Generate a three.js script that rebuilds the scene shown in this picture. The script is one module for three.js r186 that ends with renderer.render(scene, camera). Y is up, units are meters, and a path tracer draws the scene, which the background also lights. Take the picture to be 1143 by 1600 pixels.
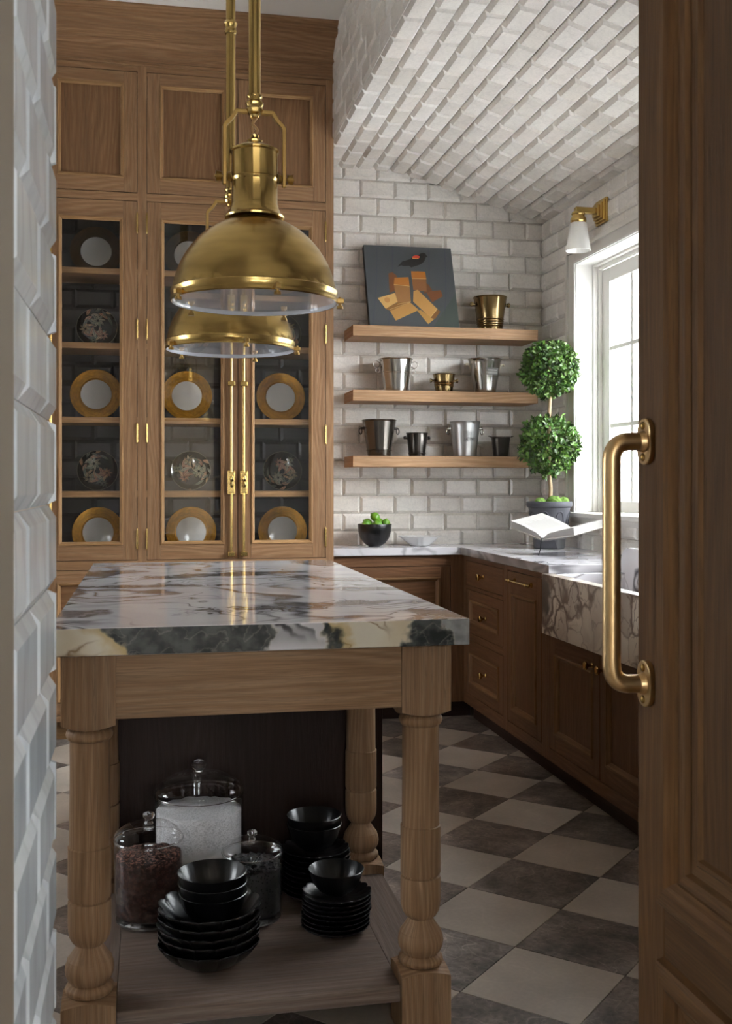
import * as THREE from 'three';
import { RoundedBoxGeometry } from 'three/addons/geometries/RoundedBoxGeometry.js';
import { mergeGeometries, toCreasedNormals } from 'three/addons/utils/BufferGeometryUtils.js';
import { RectAreaLightUniformsLib } from 'three/addons/lights/RectAreaLightUniformsLib.js';

// ---------------------------------------------------------------- camera, sky, lights, exposure
const scene = new THREE.Scene();
const EYE = 1.255;
const camera = new THREE.PerspectiveCamera(50.79, 1143 / 1600, 0.05, 200);
camera.position.set(0, EYE, 0);
camera.rotation.y = -THREE.MathUtils.degToRad(11.44);
camera.setViewOffset(1143, 1600, 0, 45, 1143, 1600);
camera.focus = 4.2;
camera.userData.fStop = 18;
scene.add(camera);

const renderer = new THREE.WebGLRenderer({ antialias: true });
renderer.toneMapping = THREE.LinearToneMapping;
renderer.toneMappingExposure = 1.3;
renderer.shadowMap.enabled = true;
scene.background = new THREE.Color(0.91, 0.96, 1.0);
scene.backgroundIntensity = 13.0;
RectAreaLightUniformsLib.init();
function windowLight(name, x, y, z, w, h, dir, intensity, color) {   // area panel outside a window opening, standing in for daylight
  const l = new THREE.RectAreaLight(color, intensity, w, h);
  l.name = name; l.position.set(x, y, z); l.lookAt(x + dir[0], y + dir[1], z + dir[2]); l.castShadow = true; scene.add(l);
}
const sun = new THREE.DirectionalLight(new THREE.Color(1.0, 0.97, 0.94), 75);   // from behind the back wall: lights the garden, not the room
sun.position.set(0, 17, -14); sun.target.position.set(0, 0, -3.5); sun.castShadow = true; sun.shadow.radius = 3; sun.shadow.mapSize.set(2048, 2048);
Object.assign(sun.shadow.camera, { left: -20, right: 20, top: 20, bottom: -20, near: 1, far: 60 }); scene.add(sun, sun.target);
const DAY = new THREE.Color(0.91, 0.96, 1.0);
windowLight('added_sky_panel', 5.5, 3.7, -1.4, 2.6, 2.4, [-4.2, -2.5, -2.9], 28, DAY);  // unseen panel added high outside, brightens the island top and floor
windowLight('left_window_daylight', -2.95, 1.55, -3.45, 0.85, 1.1, [1, -0.1, 0], 2, DAY);
windowLight('added_hall_panel', -0.075, 1.6, 3.16, 0.40, 1.8, [0, -0.05, -1], 3, DAY);  // unseen panel added behind the camera to light the island front
windowLight('added_hall_panel', 2.6, 1.7, 1.35, 1.2, 1.5, [-1, -0.05, 0], 2, DAY);  // unseen panel added beside the hall, brightens the doorway tiles
windowLight('added_hall_panel', 1.125, 1.6, 3.16, 0.32, 1.8, [0, -0.05, -1], 3, DAY);  // second panel added behind the camera for the island front

// ---------------------------------------------------------------- helpers
let seed = 12345;
function rnd() { seed = (seed * 1664525 + 1013904223) >>> 0; return seed / 4294967296; }
const rr = (a, b) => a + (b - a) * rnd();
const PERM = new Uint8Array(512);
{ const p = [...Array(256).keys()]; for (let i = 255; i > 0; i--) { const j = Math.floor(rnd() * (i + 1)); [p[i], p[j]] = [p[j], p[i]]; } for (let i = 0; i < 512; i++) PERM[i] = p[i & 255]; }
const fade = t => t * t * t * (t * (t * 6 - 15) + 10), lerp = (a, b, t) => a + (b - a) * t;
const clamp = (x, a = 0, b = 1) => Math.min(b, Math.max(a, x));
const sstep = (a, b, x) => { const t = clamp((x - a) / (b - a)); return t * t * (3 - 2 * t); };
function grad(h, x, y, z) { h &= 15; const u = h < 8 ? x : y, v = h < 4 ? y : (h === 12 || h === 14 ? x : z); return ((h & 1) ? -u : u) + ((h & 2) ? -v : v); }
function noise(x, y, z = 0) {
  const X0 = Math.floor(x), Y0 = Math.floor(y), Z0 = Math.floor(z), X = X0 & 255, Y = Y0 & 255, Z = Z0 & 255;
  x -= X0; y -= Y0; z -= Z0;
  const u = fade(x), v = fade(y), w = fade(z), A = PERM[X] + Y, B = PERM[X + 1] + Y, AA = PERM[A] + Z, AB = PERM[A + 1] + Z, BA = PERM[B] + Z, BB = PERM[B + 1] + Z;
  return lerp(lerp(lerp(grad(PERM[AA], x, y, z), grad(PERM[BA], x - 1, y, z), u), lerp(grad(PERM[AB], x, y - 1, z), grad(PERM[BB], x - 1, y - 1, z), u), v),
    lerp(lerp(grad(PERM[AA + 1], x, y, z - 1), grad(PERM[BA + 1], x - 1, y, z - 1), u), lerp(grad(PERM[AB + 1], x, y - 1, z - 1), grad(PERM[BB + 1], x - 1, y - 1, z - 1), u), v), w);
}
function fbm(x, y, z, o = 4) { let s = 0, a = 0.5, f = 1; for (let i = 0; i < o; i++) { s += a * noise(x * f, y * f, z * f); f *= 2.03; a *= 0.5; } return s; }
// periodic noise on the unit square: px, py whole numbers of cells
function pnoise(u, v, px, py, s = 0) {
  const x = u * px, y = v * py, X = Math.floor(x), Y = Math.floor(y), fx = x - X, fy = y - Y;
  const g = (i, j) => grad(PERM[PERM[((X + i) % px + px) % px + s & 255] + (((Y + j) % py + py) % py)], fx - i, fy - j, 0.37);
  const a = fade(fx), b = fade(fy);
  return lerp(lerp(g(0, 0), g(1, 0), a), lerp(g(0, 1), g(1, 1), a), b);
}
function dataTex(w, h, fn, srgb = true, repeat = true) {
  const d = new Uint8Array(w * h * 4);
  for (let j = 0; j < h; j++) for (let i = 0; i < w; i++) {
    const c = fn((i + 0.5) / w, (j + 0.5) / h), k = (j * w + i) * 4;
    d[k] = clamp(c[0]) * 255; d[k + 1] = clamp(c[1]) * 255; d[k + 2] = clamp(c[2]) * 255; d[k + 3] = 255;
  }
  const t = new THREE.DataTexture(d, w, h);
  t.magFilter = t.minFilter = THREE.LinearFilter;
  t.wrapS = t.wrapT = repeat ? THREE.RepeatWrapping : THREE.ClampToEdgeWrapping;
  if (srgb) t.colorSpace = THREE.SRGBColorSpace;
  t.needsUpdate = true;
  return t;
}
function canvasTex(w, h, draw) {
  const c = document.createElement('canvas'); c.width = w; c.height = h; draw(c.getContext('2d'), w, h);
  const t = new THREE.CanvasTexture(c); t.colorSpace = THREE.SRGBColorSpace; t.magFilter = THREE.LinearFilter; return t;
}
const mix3 = (a, b, t) => [a[0] + (b[0] - a[0]) * t, a[1] + (b[1] - a[1]) * t, a[2] + (b[2] - a[2]) * t];
const rgb = h => [(h >> 16 & 255) / 255, (h >> 8 & 255) / 255, (h & 255) / 255];
const std = o => new THREE.MeshStandardMaterial(o), phys = o => new THREE.MeshPhysicalMaterial(o);

const used = {};
function numbered(name) { const n = used[name] = (used[name] ?? -1) + 1; return n ? name + '_' + String(n).padStart(3, '0') : name; }
function tag(o, label, category, group) { o.userData.label = label; o.userData.category = category; if (group) o.userData.group = group; return o; }
function thing(name, label, category, [x, y, z] = [0, 0, 0], group, turn = 0) {
  const g = new THREE.Group(); g.name = numbered(name); g.position.set(x, y, z); g.rotation.y = turn; scene.add(g);
  return tag(g, label, category, group);
}
function finish(m) { m.castShadow = m.receiveShadow = true; return m; }
// adds a part; geometry given in WORLD coordinates when the owner is an unturned top-level group ("w"), else local
function part(owner, name, geo, mat, w = true) {
  if (w) { const o = new THREE.Vector3(); for (let p = owner; p && p !== scene; p = p.parent) o.add(p.position); geo.translate(-o.x, -o.y, -o.z); }
  const m = finish(new THREE.Mesh(geo, mat)); m.name = name; owner.add(m); return m;
}
function sub(owner, name) { const g = new THREE.Group(); g.name = name; owner.add(g); return g; }
function solo(name, geo, mat, at, label, category, group) {
  const m = finish(new THREE.Mesh(geo, mat)); m.name = numbered(name); m.position.set(...at); scene.add(m);
  return label ? tag(m, label, category, group) : m;
}
function structure(name, kids = true) { const g = new THREE.Group(); g.name = name; g.userData.kind = 'structure'; scene.add(g); return g; }
const GW = 1.6, GV = 0.42;          // wood texture: metres along and across the grain
function uvBox(geo, axis = 'x', su = GW, sv = GV) {
  let g = geo.index ? geo.toNonIndexed() : geo;
  const p = g.attributes.position, uv = new Float32Array(p.count * 2), ou = rnd(), ov = rnd();
  if (!g.attributes.normal) g.computeVertexNormals();
  const n = g.attributes.normal;
  for (let t = 0; t < p.count; t += 3) {
    let nx = 0, ny = 0, nz = 0;
    for (let k = 0; k < 3; k++) { nx += n.getX(t + k); ny += n.getY(t + k); nz += n.getZ(t + k); }
    nx = Math.abs(nx); ny = Math.abs(ny); nz = Math.abs(nz);
    for (let k = 0; k < 3; k++) {
      const i = t + k, x = p.getX(i), y = p.getY(i), z = p.getZ(i);
      let u, v;
      if (axis === 'x') { u = x; v = ny > nz ? z : y; if (nx > ny && nx > nz) { u = z * 0.3; v = y; } }
      else if (axis === 'y') { u = y; v = nx > nz ? z : x; if (ny > nx && ny > nz) { u = x * 0.3; v = z; } }
      else { u = z; v = ny > nx ? x : y; if (nz > nx && nz > ny) { u = x * 0.3; v = y; } }
      uv[i * 2] = u / su + ou; uv[i * 2 + 1] = v / sv + ov;
    }
  }
  g.setAttribute('uv', new THREE.BufferAttribute(uv, 2));
  return g;
}
// box from corner to corner with small eased edges
function bx(x0, x1, y0, y1, z0, z1, axis = 'x', r = 0.002, su, sv) {
  const w = Math.abs(x1 - x0), h = Math.abs(y1 - y0), d = Math.abs(z1 - z0);
  const g = r > 0 && Math.min(w, h, d) > r * 2.2 ? new RoundedBoxGeometry(w, h, d, 1, r) : new THREE.BoxGeometry(w, h, d);
  g.translate((x0 + x1) / 2, (y0 + y1) / 2, (z0 + z1) / 2);
  g.clearGroups();
  return uvBox(g, axis, su, sv);
}
const clean = list => mergeGeometries(list.map(g => { const k = g.index ? g.toNonIndexed() : g; k.clearGroups(); for (const a of Object.keys(k.attributes)) if (!['position', 'normal', 'uv'].includes(a)) k.deleteAttribute(a); if (!k.attributes.uv) k.setAttribute('uv', new THREE.BufferAttribute(new Float32Array(k.attributes.position.count * 2), 2)); return k; }));
// mitred moulding round a rectangle in the XY plane: profile of [inset, z]; grain runs along each side
function mitre(x0, x1, y0, y1, profile) {
  const P = [], N = [], U = [], o = rnd();
  const corner = (k, i) => [[x0 + i, y0 + i], [x1 - i, y0 + i], [x1 - i, y1 - i], [x0 + i, y1 - i]][k];
  for (let s = 0; s < 4; s++) for (let j = 0; j + 1 < profile.length; j++) {
    const [i0, a0] = profile[j], [i1, a1] = profile[j + 1], e = (s + 1) % 4;
    const A = [...corner(s, i0), a0], B = [...corner(e, i0), a0], C = [...corner(e, i1), a1], D = [...corner(s, i1), a1];
    const ab = new THREE.Vector3(B[0] - A[0], B[1] - A[1], 0), ad = new THREE.Vector3(D[0] - A[0], D[1] - A[1], D[2] - A[2]);
    const n = ab.cross(ad).normalize();
    const along = p => (s % 2 ? p[1] : p[0]) / GW + o, across = (k) => (k ? i1 : i0) / GV + j * 0.05 + s * 0.23 + o;
    for (const [p, k] of [[A, 0], [B, 0], [C, 1], [A, 0], [C, 1], [D, 1]]) { P.push(...p); N.push(n.x, n.y, n.z); U.push(along(p), across(k)); }
  }
  const g = new THREE.BufferGeometry();
  g.setAttribute('position', new THREE.Float32BufferAttribute(P, 3)); g.setAttribute('normal', new THREE.Float32BufferAttribute(N, 3)); g.setAttribute('uv', new THREE.Float32BufferAttribute(U, 2));
  return g;
}
// profile [[z, y], ...] swept along x
function sweepX(profile, x0, x1) {
  const P = [], N = [], U = [], o = rnd(); let run = 0;
  for (let j = 0; j + 1 < profile.length; j++) {
    const [z0, y0] = profile[j], [z1, y1] = profile[j + 1], l = Math.hypot(z1 - z0, y1 - y0), n = [0, (z1 - z0) / l * -1, (y1 - y0) / l];
    const nn = [0, -(z1 - z0) / l, (y1 - y0) / l];
    const q = [[x0, y0, z0, 0], [x1, y0, z0, 0], [x1, y1, z1, 1], [x0, y0, z0, 0], [x1, y1, z1, 1], [x0, y1, z1, 1]];
    for (const [x, y, z, k] of q) { P.push(x, y, z); N.push(...nn); U.push(x / GW + o, (run + k * l) / GV + o); }
    run += l;
  }
  const g = new THREE.BufferGeometry();
  g.setAttribute('position', new THREE.Float32BufferAttribute(P, 3)); g.setAttribute('normal', new THREE.Float32BufferAttribute(N, 3)); g.setAttribute('uv', new THREE.Float32BufferAttribute(U, 2));
  return g;
}
function lathe(pts, seg = 48, wood = false) {
  const g = new THREE.LatheGeometry(pts.map(p => new THREE.Vector2(Math.max(p[0], 0.00001), p[1])), seg);
  if (wood) { const p = g.attributes.position, u = g.attributes.uv, o = rnd(); for (let i = 0; i < p.count; i++) { const a = u.getX(i); u.setXY(i, p.getY(i) / GW + o, a + o); } }
  return toCreasedNormals(g, 0.6);
}
function tube(pts, r, seg = 40, rad = 10, closed = false) { return new THREE.TubeGeometry(new THREE.CatmullRomCurve3(pts.map(p => new THREE.Vector3(...p)), closed, 'catmullrom', 0.5), seg, r, rad, closed); }
function cyl(a, b, r0, r1 = r0, seg = 20) {
  const A = new THREE.Vector3(...a), B = new THREE.Vector3(...b), d = B.clone().sub(A), g = new THREE.CylinderGeometry(r1, r0, d.length(), seg);
  g.applyQuaternion(new THREE.Quaternion().setFromUnitVectors(new THREE.Vector3(0, 1, 0), d.normalize())); g.translate((a[0] + b[0]) / 2, (a[1] + b[1]) / 2, (a[2] + b[2]) / 2); return g;
}
const faceLeft = X => g => { g.rotateY(-Math.PI / 2); g.translate(X, 0, 0); return g; };   // local x -> world z, local z -> towards -x
const faceFront = Z => g => { g.translate(0, 0, Z); return g; };

// ---------------------------------------------------------------- materials
const woodTex = dataTex(1024, 1024, (u, v) => {
  const w = pnoise(u, v, 3, 4, 7) * 0.9 + pnoise(u, v, 7, 9, 3) * 0.25;
  const ring = Math.sin((v * 17 + w * 2.1) * Math.PI * 2), band = pnoise(u, v, 2, 11, 9);
  const fine = pnoise(u, v, 11, 150, 1), fine2 = pnoise(u, v, 24, 250, 5), pore = sstep(0.28, 0.55, pnoise(u, v, 40, 240, 11));
  const l = 0.84 + 0.055 * ring * (0.6 + 0.5 * band) + 0.06 * band + 0.07 * fine + 0.05 * fine2 - 0.09 * pore * (0.6 + 0.4 * ring);
  return [l * 1.02, l * (0.985 + 0.015 * ring), l * (0.955 + 0.03 * ring)];
});
const woodBump = dataTex(512, 512, (u, v) => { const l = 0.6 + 0.25 * pnoise(u, v, 30, 200, 5) - 0.3 * sstep(0.28, 0.55, pnoise(u, v, 46, 230, 11)); return [l, l, l]; }, false);
const wood = (hex, rough = 0.5) => phys({ color: hex, map: woodTex, roughness: rough, specularIntensity: 0.45, bumpMap: woodBump, bumpScale: 0.0006 });
const M = {
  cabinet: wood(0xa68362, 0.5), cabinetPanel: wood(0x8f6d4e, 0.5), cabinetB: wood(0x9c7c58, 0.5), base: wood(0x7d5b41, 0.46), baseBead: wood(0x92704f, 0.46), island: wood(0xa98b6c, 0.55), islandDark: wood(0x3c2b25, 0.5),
  shelf: wood(0xc6a27e, 0.55), door: wood(0x6f5232, 0.6), doorB: wood(0x63492c, 0.6), lowShelf: wood(0x8a7d75, 0.45), bead: wood(0xba9469, 0.5),  // bead: paler glazing-bead oak, also holds moulding highlights in its colour
  gap: std({ color: 0x120c08, roughness: 1 }),
};
const brassTex = dataTex(256, 256, (u, v) => { const l = 0.92 + 0.04 * pnoise(u, v, 5, 7) + 0.05 * pnoise(u, v, 19, 23, 4); return [l, l, l * 0.97]; });
M.brass = phys({ color: 0xd9b877, metalness: 1, roughness: 0.24, map: brassTex });
M.brassDull = phys({ color: 0xc09c62, metalness: 1, roughness: 0.34, map: brassTex });
M.brassDark = phys({ color: 0x9c7d4a, metalness: 1, roughness: 0.3, map: brassTex });
M.brassHandle = phys({ color: 0xe2c193, metalness: 1, roughness: 0.34, map: brassTex });
M.enamel = phys({ color: 0xe9ecf2, roughness: 0.18, clearcoat: 0.6 });
M.white = std({ color: 0xe6e3de, roughness: 0.45 });
M.casing = std({ color: 0xd8d3cc, roughness: 0.45 });
M.plaster = std({ color: 0xe8e4dd, roughness: 0.9 });
M.grout = std({ color: 0x9f968e, roughness: 0.95 });
M.pane = phys({ color: 0xffffff, transmission: 1, thickness: 0, roughness: 0, ior: 1.5 });
// glazed hand-made tile: cream with cloudy grey veining
const tileTex = dataTex(768, 768, (u, v) => {
  const c = pnoise(u, v, 3, 3) + 0.5 * pnoise(u, v, 7, 7, 5), w = pnoise(u, v, 4, 5, 9) * 0.6;
  const streak = 1 - Math.abs(pnoise(u + w * 0.05, v + w * 0.12, 6, 14, 13)) * 3.2, st = sstep(0.45, 1, streak);
  const fine = pnoise(u, v, 60, 60, 2) + 0.6 * pnoise(u, v, 130, 130, 6), spec = sstep(0.55, 0.8, pnoise(u, v, 90, 90, 3));
  const l = 0.93 + 0.05 * c - 0.03 * st + 0.025 * fine - 0.08 * spec;
  return [l, l * 0.995, l * 0.985];
});
const tileBump = dataTex(256, 256, (u, v) => { const l = 0.5 + 0.4 * pnoise(u, v, 5, 5) + 0.2 * pnoise(u, v, 17, 17, 4); return [l, l, l]; }, false);
const tileMat = hex => phys({ color: hex, map: tileTex, roughness: 0.3, bumpMap: tileBump, bumpScale: 0.0012, clearcoat: 0.25, clearcoatRoughness: 0.2 });
M.tile = [0xf0ebe6, 0xeae5df, 0xf3efea, 0xe6e0d9, 0xefe9e3].map(tileMat);
const stoneTex = dataTex(512, 768, (u, v) => { const w = pnoise(u, v, 3, 4, 9) * 0.5, s = 1 - Math.abs(pnoise(u + w * 0.1, v + w * 0.2, 12, 4, 13)) * 2.2, f = pnoise(u, v, 40, 14, 2), c = pnoise(u, v, 3, 3); const l = 0.86 + 0.05 * c - 0.05 * sstep(0.4, 1, s) + 0.02 * f; return [l * 0.985, l, l * 1.01]; });
M.stoneTile = [0xe6e8ec, 0xdfe2e7, 0xebedf0].map(h => phys({ color: h, map: stoneTex, roughness: 0.22 }));
M.darkTile = [0x1f1816, 0x1b1514, 0x241c19].map(h => phys({ color: h, map: tileTex, roughness: 0.35 }));
M.darkGrout = std({ color: 0x181312, roughness: 0.9 });
M.silver = phys({ color: 0xb9b6b0, metalness: 1, roughness: 0.2 });
M.silverBrushed = phys({ color: 0xc4c4c4, metalness: 1, roughness: 0.34 });
M.pewter = phys({ color: 0x67625c, metalness: 1, roughness: 0.25 });
M.pewterDark = phys({ color: 0x4e4a46, metalness: 1, roughness: 0.28 });
M.bronze = phys({ color: 0x8f7a55, metalness: 1, roughness: 0.24 });
M.black = phys({ color: 0x0a0a0b, roughness: 0.34, clearcoat: 0.3, clearcoatRoughness: 0.15 });
M.blackMatte = std({ color: 0x141414, roughness: 0.5 });
M.glassClear = phys({ color: 0xffffff, transmission: 1, thickness: 0, roughness: 0, ior: 1.45 });

// marble
const mv = (x, y, z, f, k) => 1 - Math.min(1, Math.abs(noise(x * f, y * f, z * f)) * k);
function marbleTop(x, y, z, stretch = 1) {
  const wx = fbm(x * 1.9, y * 1.9, z * 1.9 + 3, 4), wz = fbm(x * 1.9 + 9, y * 1.9, z * 1.9, 4);
  const X = x * 0.75 + wx * 0.5, Z = z * 1.5 * stretch + wz * 0.75;
  let c = mix3([0.94, 0.935, 0.95], [0.88, 0.87, 0.89], sstep(-0.2, 0.35, fbm(X * 2, y, Z * 2, 3)));
  const patch = sstep(0.16, 0.34, fbm(X * 1.5 + 4.2, y * 1.2, Z * 1.5 + 1.3, 4));
  const streak = 0.5 + 0.5 * noise(X * 7 + wz * 6, y * 9, Z * 20 + wx * 8);
  c = mix3(c, mix3([0.38, 0.38, 0.40], [0.74, 0.72, 0.74], streak), patch * (0.15 + 0.3 * streak));
  const a = Math.pow(mv(X + 1.7, y, Z, 2.6, 12), 1.5) * sstep(-0.3, 0.1, noise(x * 2.2, y, z * 2.2 + 7));
  const b = Math.pow(mv(X + 5.1, y, Z, 6.2, 10), 2) * sstep(-0.2, 0.2, noise(x * 3 + 3, y, z * 3));
  const d = Math.pow(mv(X * 0.6 + 2.2, y, Z * 1.5, 9, 8), 2) * sstep(0.0, 0.4, noise(x * 2 + 8, y, z * 3 + 2));
  c = mix3(c, [0.26, 0.25, 0.27], clamp(a * 0.9)); c = mix3(c, [0.40, 0.38, 0.39], clamp(b * 0.8)); c = mix3(c, [0.45, 0.43, 0.44], clamp(d * 0.8));
  return c;
}
function worley(x, y) {   // distance to the nearest cell border
  const X = Math.floor(x), Y = Math.floor(y); let f1 = 9, f2 = 9, id = 0;
  for (let j = -1; j <= 1; j++) for (let i = -1; i <= 1; i++) { const h = PERM[PERM[X + i & 255] + (Y + j & 255)], dx = X + i + PERM[h] / 256 - x, dy = Y + j + PERM[h + 37 & 255] / 256 - y, d = Math.hypot(dx, dy); if (d < f1) { f2 = f1; f1 = d; id = h; } else if (d < f2) f2 = d; }
  worley.id = id / 256; return f2 - f1;
}
function marbleCream(x, y, z) {   // breccia face: cream broken by a net of brown grey veins
  const wx = fbm(x * 7, y * 7, z * 4, 5) * 0.10, wy = fbm(x * 7 + 7, y * 7, z * 4, 5) * 0.10, X = x + wx, Y = y + wy;
  let c = mix3([0.84, 0.80, 0.74], [0.76, 0.71, 0.66], sstep(-0.2, 0.3, fbm(X * 6, Y * 6, z * 5, 3)));
  const m = sstep(-0.25, 0.2, noise(x * 4 + 1.1, y * 4, z * 4.5)), e = worley(X * 8.5, Y * 8.5), cell = worley.id;
  c = mix3(c, [0.66, 0.62, 0.58], cell < 0.25 ? 0.5 : 0); c = mix3(c, [0.90, 0.87, 0.82], cell > 0.7 ? 0.5 : 0);
  c = mix3(c, [0.40, 0.33, 0.29], sstep(0.10 + 0.14 * m, 0.0, e) * (0.35 + 0.6 * m));
  c = mix3(c, [0.44, 0.37, 0.33], sstep(0.13, 0.0, worley(X * 19 + 9, Y * 17)) * 0.65 * m);
  return c;
}
function greenRock(x, y) {
  const n = fbm(x * 26, y * 26, 2, 4), s = Math.pow(mv(x + n * 0.05, y + n * 0.04, 3, 22, 9), 2);
  let c = mix3([0.17, 0.18, 0.18], [0.33, 0.34, 0.33], sstep(-0.3, 0.3, n));
  return mix3(c, [0.52, 0.51, 0.48], s * 0.6);
}
const marbleMat = (t, rough = 0.12) => phys({ map: t, roughness: rough, specularIntensity: 0.55 });

// ---------------------------------------------------------------- wall tiles with wide bevels
const tileCache = new Map();
function tileGeo(w, h, e, variant, D = 0.0105) {
  const key = [w.toFixed(4), h.toFixed(4), e.join(''), variant, D].join();
  if (tileCache.has(key)) return tileCache.get(key);
  const B = Math.min(D > 0.018 ? 0.0165 : 0.0145, w / 2 - 0.001, h / 2 - 0.001), j = 0.0008;
  const x0 = -w / 2 + (e[0] ? j : 0), x1 = w / 2 - (e[1] ? j : 0), y0 = -h / 2 + (e[2] ? j : 0), y1 = h / 2 - (e[3] ? j : 0);
  const a = [[x0, y0], [x1, y0], [x1, y1], [x0, y1]];
  const i0 = e[0] ? B : 0, i1 = e[1] ? B : 0, j0 = e[2] ? B : 0, j1 = e[3] ? B : 0;
  const t = [[-w / 2 + i0, -h / 2 + j0], [w / 2 - i1, -h / 2 + j0], [w / 2 - i1, h / 2 - j1], [-w / 2 + i0, h / 2 - j1]];
  const P = [], U = [], ou = variant * 0.37 + 0.11, ov = variant * 0.61;
  const quad = (A, Bq, C, Dq) => { for (const p of [A, Bq, C, A, C, Dq]) { P.push(...p); U.push(p[0] / 0.62 + ou + p[2] * 2, p[1] / 0.62 + ov + p[2]); } };
  quad(...t.map(p => [...p, D]));
  for (let s = 0; s < 4; s++) { const n = (s + 1) % 4; quad([...a[s], 0.0015], [...a[n], 0.0015], [...t[n], D], [...t[s], D]); quad([...a[s], -0.001], [...a[n], -0.001], [...a[n], 0.0015], [...a[s], 0.0015]); }
  const g = new THREE.BufferGeometry();
  g.setAttribute('position', new THREE.Float32BufferAttribute(P, 3)); g.setAttribute('uv', new THREE.Float32BufferAttribute(U, 2)); g.computeVertexNormals();
  tileCache.set(key, g); return g;
}
// lay tiles on a plane through `o` with axes u (along the course), v (up), inside the rectangles [u0, u1, v0, v1]
function layTiles(owner, o, u, v, rects, gu, gv, mats, odd = 0, pu = 0.193, pv = 0.0973, keep = null, D = 0.0105) {
  const U = new THREE.Vector3(...u), V = new THREE.Vector3(...v), N = U.clone().cross(V), O = new THREE.Vector3(...o);
  const q = new THREE.Quaternion().setFromRotationMatrix(new THREE.Matrix4().makeBasis(U, V, N));
  for (const [a0, a1, b0, b1] of rects) {
    const r0 = Math.floor((b0 - gv) / pv + 1e-6), r1 = Math.ceil((b1 - gv) / pv - 1e-6);
    for (let r = r0; r < r1; r++) {
      const shift = ((r + odd) & 1) ? pu / 2 : 0, c0 = Math.floor((a0 - gu - shift) / pu + 1e-6), c1 = Math.ceil((a1 - gu - shift) / pu - 1e-6);
      for (let c = c0; c < c1; c++) {
        let s0 = gu + shift + c * pu, s1 = s0 + pu, t0 = gv + r * pv, t1 = t0 + pv;
        const e = [s0 >= a0 - 1e-5, s1 <= a1 + 1e-5, t0 >= b0 - 1e-5, t1 <= b1 + 1e-5].map(Number);
        s0 = Math.max(s0, a0); s1 = Math.min(s1, a1); t0 = Math.max(t0, b0); t1 = Math.min(t1, b1);
        if (s1 - s0 < 0.006 || t1 - t0 < 0.006) continue;
        if (keep && !keep(s0, s1, t0, t1)) continue;
        const m = finish(new THREE.Mesh(tileGeo(s1 - s0, t1 - t0, e, Math.floor(rnd() * 5), D), mats[Math.floor(rnd() * mats.length)]));
        m.name = 'tile'; m.quaternion.copy(q);
        m.position.copy(O).addScaledVector(U, (s0 + s1) / 2).addScaledVector(V, (t0 + t1) / 2);
        if (owner.position.lengthSq()) m.position.sub(owner.position);
        owner.add(m);
      }
    }
  }
}
const ZB = -5.86, XR = 2.22, HX = 0.93, CEIL = 3.53, CT = 0.915;
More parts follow.
